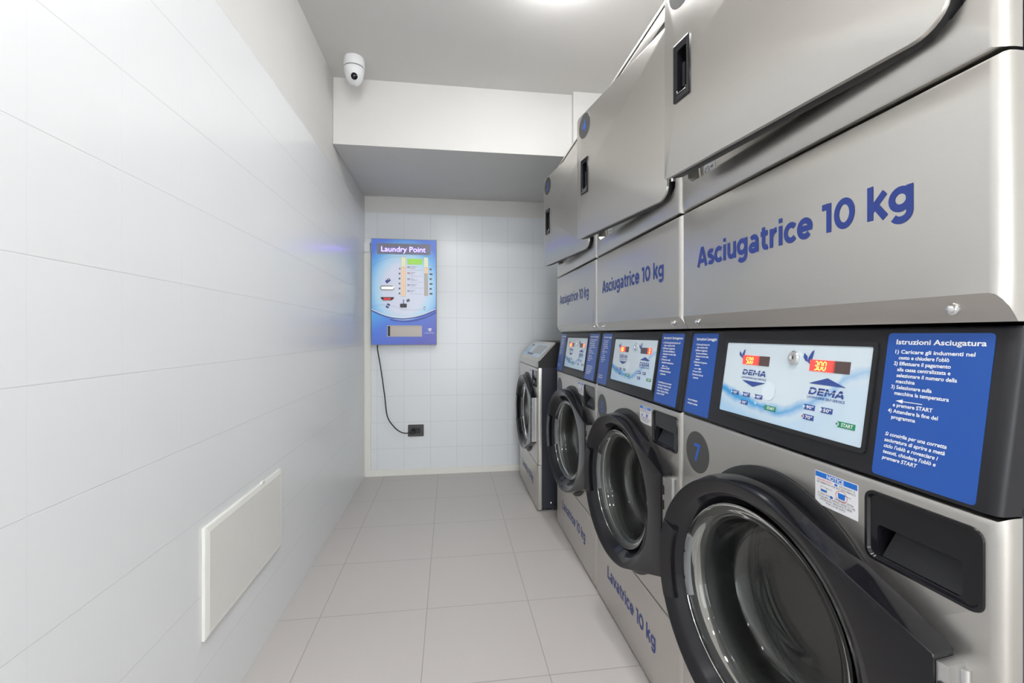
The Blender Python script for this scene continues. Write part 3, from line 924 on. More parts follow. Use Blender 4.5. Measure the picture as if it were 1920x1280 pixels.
# ---------------- dryer meshes (origin at the floor of the dryer)
DZ = 1.095
def drect(z0, z1, n):
    def f(e, ez0, ez1, x): return [(x, y, z) for y, z in rect_loop(e, W - e, z0 + ez0, z1 - ez1, n)]
    return f
def y_lower(bm):
    r = drect(0.0, 0.3035, 8)
    loft(bm, [r(0.014, 0.033, 0.006, 0.0), r(0.0085, 0.031, 0.003, 0.0012), r(0.004, 0.025, 0.001, 0.005), r(0.001, 0.0165, 0, 0.010), r(0, 0.0065, 0, 0.016), r(0, 0, 0, 0.020), r(0, 0, 0, 0.030)], cap0=True, cap1=True)
def y_upper(bm):
    z0, z1 = 0.3075, 0.930
    n = 20
    base = rect_loop(0.014, W - 0.014, z0 + 0.004, z1 - 0.010, n)
    cy, cz = W / 2, 0.615
    ang = [math.atan2(z - cz, y - cy) for y, z in base]
    hole = rrect(0.030, W - 0.030, 0.373, 0.880, 0.030, 8)
    def inhole(a, k=0.0):
        # ray against the rounded rectangle
        d = Vector((math.cos(a), math.sin(a)))
        best = None
        for i in range(len(hole)):
            p, q = Vector(hole[i]), Vector(hole[(i + 1) % len(hole)])
            e = q - p
            den = d.x * e.y - d.y * e.x
            if abs(den) < 1e-12: continue
            o = p - Vector((cy, cz))
            t = (o.x * e.y - o.y * e.x) / den
            s = (o.x * d.y - o.y * d.x) / den
            if t > 0 and -1e-6 <= s <= 1 + 1e-6:
                best = t
        return (cy + d.x * (best - k), cz + d.y * (best - k))
    def hl(x, k=0.0): return [(x,) + inhole(a, k) for a in ang]
    def rect(e, ez0, ez1, x): return [(x, y, z) for y, z in rect_loop(e, W - e, z0 + ez0, z1 - ez1, n)]
    def circ(r_, x): return [(x, cy + r_ * math.cos(a), cz + r_ * math.sin(a)) for a in ang]
    loft(bm, [circ(0.205, 0.064), circ(0.205, 0.0325), hl(0.0325, 0.004), hl(0.030, 0.001), hl(0.004, 0.0), hl(0.0, -0.002),
              rect(0.014, 0.006, 0.012, 0.0), rect(0.0085, 0.003, 0.007, 0.0015), rect(0.004, 0.001, 0.003, 0.005), rect(0.001, 0, 0, 0.010), rect(0, 0, 0, 0.016), rect(0, 0, 0, 0.026), rect(0.010, 0.01, 0.01, 0.026)])
def y_top(bm):
    prof = [(0.0, 0.932), (0.001, 0.940), (0.006, 0.950), (0.020, 0.964), (0.045, 0.976), (0.075, 0.980), (0.74, 0.980), (0.74, 0.932)]
    rings = []
    for y, k in ((0.002, 0.004), (0.010, 0.0)):
        rings.append([(x + k, y, z - (k if z > 0.933 else 0)) for x, z in prof])
    for y, k in ((W - 0.010, 0.0), (W - 0.002, 0.004)):
        rings.append([(x + k, y, z - (k if z > 0.933 else 0)) for x, z in prof])
    loft(bm, rings, cap0=True, cap1=True)
def y_cabinet(bm):
    d0, d1, e = 0.031, 0.73, 0.0015
    addbox(bm, d0, d1, e, 0.012, 0.001, 0.931)
    addbox(bm, d0, d1, W - 0.012, W - e, 0.001, 0.931)
    addbox(bm, d1, d1 + 0.01, e, W - e, 0.001, 0.931)
    addbox(bm, d0, d1, 0.012, W - 0.012, 0.001, 0.010)
    addbox(bm, d0, d0 + 0.01, 0.012, W - 0.012, 0.302, 0.309)
def y_drum(bm):
    lathe(bm, [(0.207, 0.065), (0.25, 0.09), (0.255, 0.105), (0.255, 0.62), (0.0005, 0.63)], 'X', 64, (0, W / 2, 0.615))
def y_rim(bm):
    lathe(bm, [(0.2045, 0.045), (0.196, 0.031), (0.200, 0.024), (0.210, 0.0255), (0.212, 0.0315)], 'X', 72, (0, W / 2, 0.615))
def y_bolt(bm):
    lathe(bm, [(0.0072, 0.001), (0.0072, -0.001), (0.005, -0.0015), (0.005, -0.0055), (0.0035, -0.0065)], 'X', 18, cap1=True)
def y_lettering(bm):
    big_text(bm, 'Asciugatrice 10 kg', 0.530, 0.047, FRONT(0.076, 1.2455 - DZ, -0.0005))
DW = 0.575
DZ0, DZ1 = 1.453 - DZ, 1.930 - DZ
HT, HB_ = DW - 0.098, DW - 0.040       # handle, along the door
def y_door(bm):
    hz0, hz1 = 1.618 - DZ, 1.752 - DZ
    hc = ((HT + HB_) / 2, (hz0 + hz1) / 2)
    CR = (0.020, 0.014, 0.042, 0.008)
    out = rrect(0.0, DW, DZ0, DZ1, CR, 8)
    hole_r = rect_loop(HT + 0.004, HB_ - 0.004, hz0 + 0.004, hz1 - 0.004, 8)
    hang = [math.atan2(z - hc[1], y - hc[0]) for y, z in hole_r]
    angs = sorted(set(round(a, 6) for a in hang) | set(round(math.atan2(z - hc[1], y - hc[0]), 6) for y, z in out))
    def hit(poly, a, grow=0.0):
        d = Vector((math.cos(a), math.sin(a)))
        t_ = None
        for i in range(len(poly)):
            p, q = Vector(poly[i]), Vector(poly[(i + 1) % len(poly)])
            e = q - p
            den = d.x * e.y - d.y * e.x
            if abs(den) < 1e-12: continue
            o = p - Vector(hc)
            t = (o.x * e.y - o.y * e.x) / den
            s = (o.x * d.y - o.y * d.x) / den
            if t > 0 and -1e-5 <= s <= 1 + 1e-5:
                t_ = t
        return (hc[0] + d.x * t_, hc[1] + d.y * t_)
    def offset(k):
        return rrect(k, DW - k, DZ0 + k, DZ1 - k, [c - k for c in CR], 8)
    def ring(poly, x): return [(x,) + hit(poly, a) for a in angs]
    loft(bm, [ring(hole_r, 0.0075), ring(hole_r, 0.0), ring(offset(0.003), 0.0), ring(offset(0.0012), 0.0006), ring(offset(0.0), 0.003), ring(offset(0.0), 0.0065), ring(offset(0.002), 0.0075)], wrap=True)
def y_seal(bm):
    def rr(e, x): return [(x, y, z) for y, z in rrect(0.005 + e, DW - 0.005 - e, DZ0 + 0.005 + e, DZ1 - 0.005 - e, [0.030, 0.030, 0.040, 0.020], 8)]
    loft(bm, [rr(-0.003, 0.0078), rr(-0.004, 0.018), rr(0.0, 0.036), rr(0.024, 0.036), rr(0.028, 0.0078)], wrap=True)
def y_bezel(bm):
    hz0, hz1 = 1.618 - DZ, 1.752 - DZ
    def rr(e, r, x, b=0.0): return [(x, y, z) for y, z in rrect(HT + e, HB_ - e, hz0 + e + b, hz1 - e - b, r, 3)]
    loft(bm, [rr(0, 0.003, 0.0005), rr(0, 0.003, -0.003), rr(0.003, 0.003, -0.0045), rr(0.013, 0.004, -0.001, 0.004), rr(0.015, 0.004, 0.020, 0.004)], cap1=True)
def y_pull(bm):
    hz0, hz1 = 1.618 - DZ, 1.752 - DZ
    ym = (HT + HB_) / 2
    addbox(bm, 0.004, 0.012, ym - 0.004, ym + 0.004, hz0 + 0.030, hz1 - 0.050)
def y_chrome(bm):
    hz0 = 1.618 - DZ
    tube(bm, [(-0.002, HT + 0.014, hz0 + 0.024), (-0.002, HT + 0.014, hz0 + 0.0175), (-0.002, HB_ - 0.014, hz0 + 0.0175), (-0.002, HB_ - 0.014, hz0 + 0.024)], 0.0009, 6)
def y_barrel(bm):
    lathe(bm, [(0.006, -0.03), (0.006, 0.03)], 'Z', 14, cap0=True, cap1=True)
def y_badge(bm):
    T = Matrix(((0, 0, -1, -0.0001), (-1, 0, 0, DW - 0.067), (0, 1, 0, 1.878 - DZ), (0, 0, 0, 1)))
    addpoly(bm, arc(0, 0, 0.046, 0.046, 0, 354, 59), 0, T, 0.0005)
def y_safety(bm):
    addpoly(bm, [(0, 0), (0.050, 0), (0.050, 0.040), (0, 0.040)], 0, FRONT(0.052, 0.381, 0.0321), 0.0004)
def y_safetyprint(bm):
    A = FRONT(0.052, 0.381, 0.0313)
    ribbon(bm, arc(0.016, 0.016, 0.010, 0.010, 0, 360, 24), 0.0016, A, 0, True)
    for k in range(6):
        a = k * PI / 3
        addpoly(bm, [(0.016 + 0.006 * math.cos(a) + dx, 0.016 + 0.006 * math.sin(a) + dy) for dx, dy in ((-0.0015, -0.0015), (0.0015, -0.0015), (0.0015, 0.0015), (-0.0015, 0.0015))], 0, A)
    addpoly(bm, [(0.030, 0.018), (0.037, 0.018), (0.037, 0.015), (0.042, 0.020), (0.037, 0.025), (0.037, 0.022), (0.030, 0.022)], 0, A)
def y_light(bm):
    lathe(bm, [(0.017, 0.0), (0.017, -0.004), (0.014, -0.006), (0.0005, -0.007)], 'X', 24, cap1=True)

def make_dryer(y0, ang, num, label):
    r = empty('tumble_dryer', (XF, y0, DZ), label, 'dryer', 'steel tumble dryers stacked on the washers')
    link('cabinet', mesh('y_cabinet', y_cabinet, M['cabinet']), r)['label'] = 'dark grey painted side and back'
    link('front_panel', mesh('y_upper', y_upper, M['steel'], 30), r)
    link('top_panel', mesh('y_top', y_top, M['steel'], 40), r)
    lp = link('lower_panel', mesh('y_lower', y_lower, M['steel'], 30), r)
    link('lettering', mesh('y_lettering', y_lettering, M['letter']), lp)['label'] = 'blue lettering Asciugatrice 10 kg'
    for t in (0.062, 0.642):
        link('bolt', mesh('y_bolt', y_bolt, M['chrome'], 35), lp, (0.0098, W - t, 0.0165))
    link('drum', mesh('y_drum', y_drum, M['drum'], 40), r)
    link('drum_rim', mesh('y_rim', y_rim, M['chrome'], 40), r)
    ss = link('safety_sticker', mesh('y_safety', y_safety, M['notice']), r)
    link('sticker_print', mesh('y_safetyprint', y_safetyprint, M['ink']), ss)
    d = link('door', mesh('y_door', y_door, M['steel'], 30), r, (-0.018, 0.041, 0), ang)
    link('door_seal', mesh('y_seal', y_seal, M['rubber'], 35), d)['label'] = 'black rubber seal'
    link('handle_frame', mesh('y_bezel', y_bezel, M['black'], 30), d)
    link('handle_bar', mesh('y_pull', y_pull, M['panel']), d)
    link('handle_edging', mesh('y_chrome', y_chrome, M['chrome'], 40), d)['label'] = 'chrome edging of the pocket'
    for z in (DZ0 + 0.075, DZ1 - 0.075):
        link('hinge', mesh('y_barrel', y_barrel, M['chrome'], 40), d, (0.014, -0.0062, z))
    link('number_badge', mesh('y_badge', y_badge, M['badge']), d)
    T = Matrix(((0, 0, -1, -0.0010), (-1, 0, 0, DW - 0.067), (0, 1, 0, 1.878 - DZ), (0, 0, 0, 1)))
    link('numeral', mesh('y_num' + num, mk_num(num, T, 0.060), M['badgeblue']), d)
    return r

WL = ['steel washing machine numbered 7 with black round door, nearest in the row', 'steel washing machine numbered 5 with black round door, between machines 7 and 3',
      'steel washing machine numbered 3, at the far end of the stacked row']
YL = ['steel tumble dryer on top of washer 7, nearest of the three dryers', 'steel tumble dryer with badge 4, on top of washer 5', 'steel tumble dryer with badge 2 at the far end, on top of washer 3']
for k in range(3):
    r = empty('washing_machine', (XF, Y_NEAR[k], 0), WL[k], 'washing machine', 'steel washing machines with black round doors')
    washer_base(r, (0.139, 0.084, 0.084)[k], '753'[k])
    washer_controls(r, '3.00' if k == 0 else '0')
    make_dryer(Y_NEAR[k], math.radians((7.6, 9.2, 7.8)[k]), '642'[k], YL[k])

# ---------------- the single washer at the end of the row
def s_head(bm):
    prof = [(-0.001, 0.8755), (-0.001, 0.914), (0.008, 0.925), (0.104, 1.026), (0.112, 1.030), (0.31, 1.030), (0.50, 0.90), (0.50, 0.8755)]
    rings = []
    for y, k in ((0.0015, 0.006), (0.006, 0.0015), (0.012, 0.0), (W - 0.012, 0.0), (W - 0.006, 0.0015), (W - 0.0015, 0.006)):
        rings.append([(x + (k if i < 4 else 0), y, z - (k if 1 < i < 6 else 0)) for i, (x, z) in enumerate(prof)])
    loft(bm, rings, cap0=True, cap1=True)
    for f in bm.faces:
        c = f.calc_center_median()
        if c.y < 0.002 or c.y > W - 0.002 or c.x > 0.2:
            f.material_index = 1
HD = Vector((0.096, 0, 0.101)).normalized()
def HS(t, q, lift): return SLOPE(t, q, lift, (0.008, 0.925), HD)
def s_overlay(bm):
    addpoly(bm, rrect(0, 0.60, 0, 0.112, 0.006, 3), 0, HS(0.05, 0.012, 0.0003), 0.0008)
def s_print(bm):
    def A(u, v): return HS(0.05 + u, 0.012 + v, 0.0016)
    for k in range(5):
        addpoly(bm, [(0, 0), (0.045, 0), (0.045, 0.07), (0, 0.07)], 0, A(0.27 + 0.062 * k, 0.028))
    for k in range(4):
        addpoly(bm, [(0, 0), (0.038, 0), (0.038, 0.018), (0, 0.018)], 1, A(0.16 + 0.05 * k, 0.008))
    addpoly(bm, [(0, 0), (0.09, 0), (0.07, 0.05), (0.02, 0.06)], 2, A(0.04, 0.02))
    big_text(bm, 'DEMA', 0.09, 0.02, A(0.05, 0.082) @ SHEAR, 3)
def s_cabinet(bm):
    d0, d1, e = 0.027, 0.74, 0.0015
    addbox(bm, d0, d1, e, 0.012, 0.02, 0.872)
    addbox(bm, d0, d1, W - 0.012, W - e, 0.02, 0.872)
    addbox(bm, d1, d1 + 0.01, e, W - e, 0.02, 0.884)
    addbox(bm, d0 + 0.02, d1, 0.012, W - 0.012, 0.02, 0.03)
    addbox(bm, d0, d1, e, W - e, 0.8725, 0.8753)
    for x in (0.08, 0.68):
        for y in (0.05, W - 0.05):
            lathe(bm, [(0.02, 0.0), (0.02, 0.02)], 'Z', 16, (x, y, 0), cap0=True, cap1=True)
def s_bolt(bm):
    lathe(bm, [(0.006, 0.0), (0.006, -0.003), (0.003, -0.0045)], 'Y', 14, cap1=True)
r = empty('washing_machine', (0.528, 2.680, 0), 'single washing machine with no dryer on it, by the tiled end wall', 'washing machine')
washer_base(r, 0.02)
bpy.data.objects.remove([o for o in r.children if o.name.startswith('cabinet')][0])
link('cabinet', mesh('s_cabinet', s_cabinet, M['cabinet'], 35), r)['label'] = 'dark grey painted side and back'
hd = link('control_head', mesh('s_head', s_head, [M['steel'], M['blackmatt']], 35), r)
ov = link('display_overlay', mesh('s_overlay', s_overlay, M['overlay']), r)
link('overlay_print', mesh('s_print', s_print, [M['greyplastic'], M['ink'], M['lightblue'], M['navy']]), ov)
link('side_bolt', mesh('s_bolt', s_bolt, M['chrome'], 35), r, (0.085, 0.0015, 0.022 + 0.03))

# ------------------------------------------------------------------ payment terminal on the back wall
TX0, TX1, TZ0, TZ1, TYF = -0.579, -0.101, 1.000, 1.793, 3.450
def sx(p): return (p - 97) / 706.0 * (TX1 - TX0)
def sz(p): return (1197 - p) / 1155.0 * (TZ1 - TZ0)
def TERM(px, pz, y=-0.0006):       # matrix on the terminal's face, from the artwork's own measures
    return Matrix(((1, 0, 0, sx(px)), (0, 0, -1, y), (0, 1, 0, sz(pz)), (0, 0, 0, 1)))
term = empty('payment_terminal', (TX0, TYF, TZ0), 'blue illuminated payment terminal on the tiled end wall', 'payment terminal')
def t_case(bm):
    w_, hh, dd = TX1 - TX0, TZ1 - TZ0, BY - TYF
    r0 = rect_loop(0, w_, 0, hh, 4)
    r1 = rect_loop(0.004, w_ - 0.004, 0.004, hh - 0.004, 4)
    loft(bm, [[(x, dd, z) for x, z in r0], [(x, 0.004, z) for x, z in r0], [(x, 0.0, z) for x, z in r1]], cap0=True, cap1=True)
link('case', mesh('t_case', t_case, M['case'], 35), term)
def face_mat():
    m, nt, b = newmat('printed_blue_artwork')
    tc = N(nt, 'ShaderNodeTexCoord')
    sp = N(nt, 'ShaderNodeSeparateXYZ')
    nt.links.new(tc.outputs['Generated'], sp.inputs['Vector'])
    def mt(op, a, b__=None, clamp=False):
        n = N(nt, 'ShaderNodeMath', operation=op, use_clamp=clamp)
        for i, v in enumerate((a, b__)):
            if v is None: continue
            if isinstance(v, (int, float)): n.inputs[i].default_value = v
            else: nt.links.new(v, n.inputs[i])
        return n.outputs[0]
    u, v = sp.outputs['X'], sp.outputs['Z']
    du = mt('MULTIPLY', mt('SUBTRACT', u, 0.50), 1.45)
    dv = mt('MULTIPLY', mt('SUBTRACT', v, 0.53), 1.95)
    dist = mt('SQRT', mt('ADD', mt('MULTIPLY', du, du), mt('MULTIPLY', dv, dv)))
    cr = N(nt, 'ShaderNodeValToRGB')
    e = cr.color_ramp.elements
    e[0].position = 0.45; e[0].color = (0.66, 0.70, 0.83, 1)
    e[1].position = 0.98; e[1].color = (0.09, 0.19, 0.66, 1)
    k = e.new(0.62); k.color = (0.42, 0.66, 0.85, 1)
    k = e.new(0.80); k.color = (0.14, 0.42, 0.80, 1)
    nt.links.new(dist, cr.inputs['Fac'])
    # lower band: bright cyan on the left running to deep violet blue
    low = N(nt, 'ShaderNodeValToRGB')
    e = low.color_ramp.elements
    e[0].position = 0.0; e[0].color = (0.10, 0.45, 0.85, 1)
    e[1].position = 0.9; e[1].color = (0.06, 0.07, 0.42, 1)
    k = e.new(0.38); k.color = (0.06, 0.17, 0.64, 1)
    g = mt('ADD', mt('MULTIPLY', u, 0.5), mt('MULTIPLY', mt('SUBTRACT', 0.36, v), 1.5))
    nt.links.new(g, low.inputs['Fac'])
    # boundary of the lower band sags in the middle
    c2 = mt('MULTIPLY', mt('SUBTRACT', u, 0.48), mt('SUBTRACT', u, 0.48))
    bound = mt('ADD', 0.235, mt('MULTIPLY', c2, 0.47))
    f = mt('MULTIPLY', mt('SUBTRACT', bound, v), 120.0, True)
    mx = N(nt, 'ShaderNodeMix', data_type='RGBA')
    nt.links.new(f, mx.inputs['Factor'])
    nt.links.new(cr.outputs['Color'], mx.inputs['A'])
    nt.links.new(low.outputs['Color'], mx.inputs['B'])
    nt.links.new(mx.outputs['Result'], b.inputs['Base Color'])
    nt.links.new(mx.outputs['Result'], b.inputs['Emission Color'])
    b.inputs['Emission Strength'].default_value = 0.10
    b.inputs['Roughness'].default_value = 0.3
    return m
M['face'] = face_mat()
def t_face(bm): addpoly(bm, [(0.003, 0.003), (TX1 - TX0 - 0.003, 0.003), (TX1 - TX0 - 0.003, TZ1 - TZ0 - 0.003), (0.003, TZ1 - TZ0 - 0.003)], 0, Matrix(((1, 0, 0, 0), (0, 0, -1, 0.0002), (0, 1, 0, 0), (0, 0, 0, 1))), 0.0008)
fc = link('front_artwork', mesh('t_face', t_face, M['face']), term)
def face_ribbon(bm, pts, wd, mat, y=-0.0010):
    T = Matrix(((1, 0, 0, 0), (0, 0, -1, y), (0, 1, 0, 0), (0, 0, 0, 1)))
    ribbon(bm, [(sx(p), sz(q)) for p, q in pts], wd, T, mat)
def curve3(a, m_, c, n=24):
    out = []
    for i in range(n + 1):
        t = i / n
        out.append(((1 - t) ** 2 * a[0] + 2 * t * (1 - t) * m_[0] + t * t * c[0], (1 - t) ** 2 * a[1] + 2 * t * (1 - t) * m_[1] + t * t * c[1]))
    return out
def t_swirl(bm):
    face_ribbon(bm, curve3((102, 822), (420, 1010), (797, 815)), 0.009, 0)
    face_ribbon(bm, curve3((102, 812), (440, 985), (797, 800)), 0.006, 1, -0.0012)
    face_ribbon(bm, curve3((300, 920), (560, 985), (797, 840)), 0.010, 0, -0.0011)
    face_ribbon(bm, curve3((105, 345), (230, 235), (420, 235)), 0.0016, 2)
    face_ribbon(bm, curve3((700, 310), (770, 325), (797, 350)), 0.0016, 2)
    face_ribbon(bm, curve3((105, 785), (240, 730), (420, 805)) + curve3((420, 805), (560, 830), (690, 800)), 0.0014, 2)
M['deepblue'] = plain('deep_blue_print', (0.035, 0.06, 0.38), 0.35)
link('swirl_print', mesh('t_swirl', t_swirl, [M['deepblue'], M['white'], M['case']]), fc)
def plate(bm, x0, y0, x1, y1, mat=0, y=0.0, th=0.004, r=0.0):
    T = TERM(x0, y1, y)
    w_, hh = sx(x1) - sx(x0), sz(y0) - sz(y1)
    addpoly(bm, rrect(0, w_, 0, hh, r, 4) if r else [(0, 0), (w_, 0), (w_, hh), (0, hh)], mat, T, th)
def t_sign(bm): plate(bm, 160, 93, 738, 210, 0, 0.0, 0.003)
sg = link('sign_plate', mesh('t_sign', t_sign, M['signgrey']), term)
def t_signtext(bm): text_into(bm, 'Laundry Point', sz(0) * 0 + 0.056, TERM(205, 182, -0.0036), 0, 0.004, fit_w=sx(686) - sx(205))
link('sign_lettering', mesh('t_signtext', t_signtext, M['violet']), sg)['label'] = 'glowing violet letters'
def t_strip(bm): plate(bm, 419, 236, 466, 668, 0, -0.0004, 0.0006); plate(bm, 668, 236, 712, 660, 0, -0.0004, 0.0006)
ks = link('key_strip', mesh('t_strip', t_strip, M['tray']), term)
def t_key(bm):
    addpoly(bm, [(0, 0), (0.0128, 0), (0.0128, 0.0125), (0, 0.0125)], 0, Matrix(((1, 0, 0, 0), (0, 0, -1, 0), (0, 1, 0, 0), (0, 0, 0, 1))), 0.002)
for px, y0, n, kind in ((422, 240, 5, 'ledgreen'), (422, 350, 15, 'ledwarm'), (670, 240, 5, 'ledgreen'), (670, 350, 3, 'ledwarm')):
    for k in range(n):
        for c_ in (0, 1):
            link('lit_key', mesh('t_key' + kind, t_key, M[kind]), ks, (sx(px + c_ * 22), -0.0010, sz(y0 + (k + 1) * 21 - 1)))
def t_lcd(bm): plate(bm, 486, 255, 650, 318, 0, -0.0002, 0.003)
link('green_display', mesh('t_lcd', t_lcd, M['lcd']), term)
def mk_row(k):
    def fn(bm):
        y0 = 335 + k * 65
        plate(bm, 515, y0 + 44, 655, y0 + 46, 1, -0.0008, 0.0004)
        for j in range(2):
            plate(bm, 520, y0 + 6 + j * 14, 590 - 20 * ((k + j) % 3), y0 + 11 + j * 14, 1, -0.0008, 0.0004)
        plate(bm, 488, y0 + 2, 496, y0 + 24, 0 if k != 1 else 2, -0.0008, 0.0004)
        plate(bm, 502, y0 + 4, 511, y0 + 22, 0 if k != 1 else 2, -0.0008, 0.0004)
    return fn
for k in range(5):
    link('price_row', mesh('t_row%d' % k, mk_row(k), [M['ink'], M['case'], M['red']]), fc)
def mk_keynum(px0, px1, yk):
    def fn(bm): plate(bm, px0, yk, px1, yk + 20, 0, -0.0008, 0.0004)
    return fn
for k in range(6):
    yk = 356 + k * 54
    link('key_number', mesh('t_kl%d' % k, mk_keynum(392 if k else 398, 410, yk), M['ink']), fc)
    link('key_number', mesh('t_kr%d' % k, mk_keynum(728, 752 + 8 * (k % 2), yk), M['ink']), fc)
def t_icons(bm):
    def rot(px, pz, a): return TERM(px, pz, -0.0010) @ Matrix.Rotation(math.radians(a), 4, 'Z')
    addpoly(bm, rrect(-0.019, 0.019, -0.012, 0.012, 0.002, 3), 0, rot(276, 500, 42))
    addpoly(bm, [(0.006, 0.001), (0.014, 0.001), (0.014, 0.008), (0.006, 0.008)], 1, TERM(276, 500, -0.0014) @ Matrix.Rotation(math.radians(42), 4, 'Z'))
    addpoly(bm, rrect(-0.017, 0.017, -0.011, 0.011, 0.002, 3), 0, rot(276, 772, 62))
    addpoly(bm, rrect(-0.003, 0.003, -0.009, 0.009, 0.001, 3), 1, TERM(276, 772, -0.0014) @ Matrix.Rotation(math.radians(62), 4, 'Z'))
    addpoly(bm, rrect(-0.012, 0.012, -0.010, 0.010, 0.002, 3), 2, rot(494, 712, 30))
    ribbon(bm, arc(0, 0, 0.006, 0.010, 30, 330, 12), 0.003, TERM(674, 800, -0.0010), 2)
    ribbon(bm, arc(0, 0.018, 0.007, 0.005, 200, 340, 8), 0.003, TERM(674, 800, -0.0010), 2)
    # small white emblem with its line
    addpoly(bm, [(0, 0.016), (0.022, 0.022), (0.036, 0.018), (0.032, 0.008), (0.022, 0.004), (0.040, -0.004), (0.020, -0.002), (0.006, 0.006), (0.022, 0.012)], 1, TERM(700, 1045, -0.0010))
    addpoly(bm, [(0, 0), (0.074, 0), (0.074, 0.003), (0, 0.003)], 1, TERM(672, 1070, -0.0010))
link('icon_print', mesh('t_icons', t_icons, [M['navy'], M['white'], M['ink']]), fc)
def t_slot(bm):
    T = TERM(271, 578, 0.0)
    o_ = rrect(-0.052, 0.052, -0.018, 0.018, 0.0178, 8)
    i_ = rrect(-0.044, 0.044, -0.010, 0.010, 0.0098, 8)
    loft(bm, [[T @ Vector((x, y, 0)) for x, y in o_], [T @ Vector((x, y, 0.008)) for x, y in o_], [T @ Vector((x, y, 0.011)) for x, y in i_], [T @ Vector((x, y, 0.004)) for x, y in i_]], cap1=True)
link('card_slot', mesh('t_slot', t_slot, M['zinc'], 40), term)
def t_reader(bm):
    T = TERM(271, 685, 0.0)
    pts = [(-0.047, 0.004), (0.047, 0.004), (0.046, -0.006), (0.028, -0.019), (-0.028, -0.019), (-0.046, -0.006)]
    addpoly(bm, pts, 0, T, 0.012)
    addpoly(bm, [(-0.027, -0.001), (0.027, -0.001), (0.025, -0.017), (-0.025, -0.017)], 1, T @ Matrix.Translation((0, 0, 0.0122)), 0.001)
link('card_reader', mesh('t_reader', t_reader, [M['blackmatt'], M['redlit']], 40), term)
def t_coin(bm):
    plate(bm, 408, 748, 480, 790, 0, 0.0, 0.010, 0.004)
    plate(bm, 440, 700, 448, 748, 1, 0.0, 0.004)
link('coin_slot', mesh('t_coin', t_coin, [M['cabinet'], M['deepblue']], 40), term)
def t_tray(bm):
    T = TERM(268, 1108, 0.0)
    w_, hh = sx(645) - sx(268), sz(985) - sz(1108)
    o_ = rect_loop(0, w_, 0, hh, 3)
    i_ = rect_loop(0.005, w_ - 0.005, 0.005, hh - 0.005, 3)
    loft(bm, [[T @ Vector((x, y, 0)) for x, y in o_], [T @ Vector((x, y, 0.006)) for x, y in o_], [T @ Vector((x, y, 0.006)) for x, y in i_], [T @ Vector((x, y, 0.001)) for x, y in i_]], cap1=True)
    addpoly(bm, [(0.004, 0.004), (sx(300) - sx(268), 0.004), (sx(300) - sx(268), hh - 0.004), (0.004, hh - 0.004)], 1, T @ Matrix.Translation((0, 0, 0.0012)), 0.004)
link('coin_tray', mesh('t_tray', t_tray, [M['tray'], M['blackmatt']], 40), term)

# ------------------------------------------------------------------ small things
def cab(bm):
    tube(bm, spline([(-0.540, 3.490, 1.0), (-0.538, 3.488, 0.96), (-0.515, 3.485, 0.823), (-0.487, 3.485, 0.621), (-0.466, 3.485, 0.459), (-0.415, 3.485, 0.377), (-0.367, 3.483, 0.339), (-0.330, 3.484, 0.329), (-0.306, 3.487, 0.331)]), 0.0042, 10)
bm = bmesh.new(); cab(bm)
o = link('power_cable', finish(bm, 'power_cable', M['blackmatt'], 60))
tag(o, 'black power cable hanging from the payment terminal down to the wall socket', 'cable')
sock = empty('wall_socket', (-0.2585, 3.53, 0.339), 'dark grey wall socket low on the tiled end wall', 'socket')
def so_plate(bm):
    T = Matrix(((1, 0, 0, 0), (0, 0, -1, 0.0), (0, 1, 0, 0), (0, 0, 0, 1)))
    o1, o2 = rrect(-0.0595, 0.0595, -0.045, 0.045, 0.006, 4), rrect(-0.057, 0.057, -0.0425, 0.0425, 0.005, 4)
    loft(bm, [[T @ Vector((x, y, 0.0)) for x, y in o1], [T @ Vector((x, y, 0.007)) for x, y in o1], [T @ Vector((x, y, 0.010)) for x, y in o2]], cap0=True, cap1=True)
link('cover_plate', mesh('so_plate', so_plate, M['badge'], 35), sock)
def so_mod(bm):
    for k in range(3):
        addbox(bm, -0.032 + 0.0225 * k, -0.011 + 0.0225 * k, -0.013, -0.0095, -0.021, 0.021)
    for k in (1, 2):
        for z in (-0.009, 0, 0.009):
            addbox(bm, -0.0235 + 0.0225 * k, -0.0195 + 0.0225 * k, -0.0132, -0.0095, z - 0.002, z + 0.002, 1)
link('socket_insert', mesh('so_mod', so_mod, [M['panel'], M['blackmatt']]), sock)
def plug(bm):
    lathe(bm, [(0.008, -0.013), (0.017, -0.014), (0.018, -0.032), (0.012, -0.040)], 'Y', 20, (-0.022, 0, -0.006), cap0=True, cap1=True)
    tube(bm, [(-0.022, -0.034, -0.007), (-0.040, -0.040, -0.008), (-0.050, -0.042, -0.008)], 0.0065, 10)
bm = bmesh.new(); plug(bm)
o = link('plug', finish(bm, 'plug', M['blackmatt'], 40), None, (-0.2585, 3.53, 0.339))
tag(o, 'black plug of the power cable pushed into the wall socket', 'plug')

jb = empty('junction_box', (-0.616, 3.53, 1.735), 'small white junction box on the end wall beside the payment terminal', 'junction box')
def jb_box(bm):
    addbox(bm, -0.022, 0.020, -0.030, 0.0, -0.036, 0.036)
link('box', mesh('jb_box', jb_box, M['whiteplastic']), jb)
def jb_wire(bm): tube(bm, [(0.020, -0.016, 0.022), (0.030, -0.016, 0.023), (0.0375, -0.020, 0.023)], 0.003, 8)
link('wire', mesh('jb_wire', jb_wire, M['ink'], 60), jb)

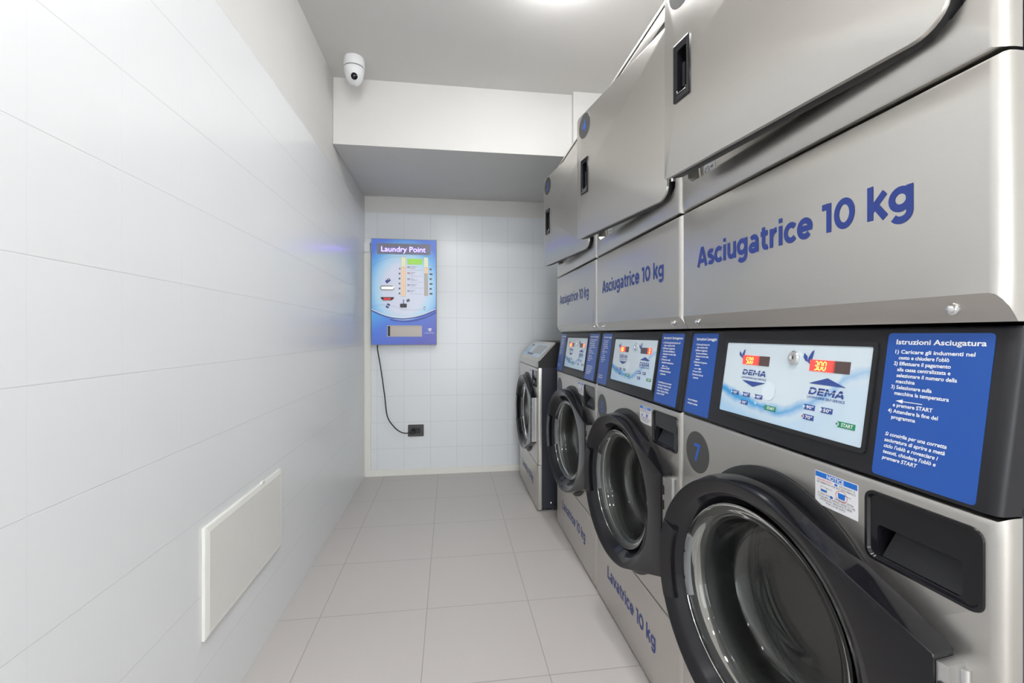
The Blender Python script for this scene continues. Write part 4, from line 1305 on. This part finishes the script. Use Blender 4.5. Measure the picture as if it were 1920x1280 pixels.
acc = empty('access_panel', (LX, 1.533, 0.427), 'ivory plastic access panel set low in the white tiled wall', 'access panel')
def ac_frame(bm):
    a, b_ = 0.267, 0.148
    def rr(e, r, x): return [(x, y, z) for y, z in rrect(-a + e, a - e, -b_ + e, b_ - e, r, 4)]
    loft(bm, [rr(0, 0.004, 0.0005), rr(0, 0.004, 0.007), rr(0.0015, 0.004, 0.0085), rr(0.014, 0.003, 0.0135), rr(0.0155, 0.003, 0.0137), rr(0.0165, 0.003, 0.0130)], cap0=True, cap1=True)
link('cover', mesh('ac_frame', ac_frame, M['cover'], 20), acc)
def ac_clip(bm): addbox(bm, 0.004, 0.012, 0.085, 0.108, 0.148, 0.154)
link('clip', mesh('ac_clip', ac_clip, M['cover']), acc)

camo = empty('security_camera', (-0.489, 2.407, HC), 'white dome security camera on the ceiling above the payment terminal', 'camera')
def ca_base(bm): lathe(bm, [(0.050, 0.0), (0.052, -0.004), (0.053, -0.046), (0.051, -0.049), (0.040, -0.050)], 'Z', 40, cap0=True, cap1=True)
link('base', mesh('ca_base', ca_base, M['whiteplastic'], 40), camo)
def ca_gap(bm): lathe(bm, [(0.0495, -0.049), (0.0505, -0.054)], 'Z', 40, cap0=True, cap1=True)
link('seal_ring', mesh('ca_gap', ca_gap, M['ink'], 40), camo)['label'] = 'dark ring'
def ca_ball(bm):
    prof = [(0.051, -0.054), (0.0505, -0.064), (0.048, -0.080), (0.043, -0.098), (0.036, -0.114), (0.026, -0.128), (0.014, -0.136), (0.0004, -0.1385)]
    lathe(bm, prof, 'Z', 40, cap0=True)
link('turret', mesh('ca_ball', ca_ball, M['whiteplastic'], 50), camo)
def ca_lens(bm):
    d = Vector((0.15, -0.86, -0.42)).normalized()
    u = d.cross(Vector((0, 0, 1))).normalized(); v = u.cross(d)
    c0 = Vector((0.004, -0.012, -0.098))
    prof = [(0.021, 0.018), (0.021, 0.033), (0.0185, 0.036), (0.0165, 0.036), (0.0165, 0.033)]
    loft(bm, [[c0 + d * a + r_ * (math.cos(2 * PI * i / 28) * u + math.sin(2 * PI * i / 28) * v) for i in range(28)] for r_, a in prof])
    rings = [[c0 + d * a + r_ * (math.cos(2 * PI * i / 28) * u + math.sin(2 * PI * i / 28) * v) for i in range(28)] for r_, a in ((0.0165, 0.033), (0.012, 0.0375), (0.004, 0.039))]
    loft(bm, rings, cap1=True, mat=1)
link('lens', mesh('ca_lens', ca_lens, [M['whiteplastic'], M['black']], 40), camo)
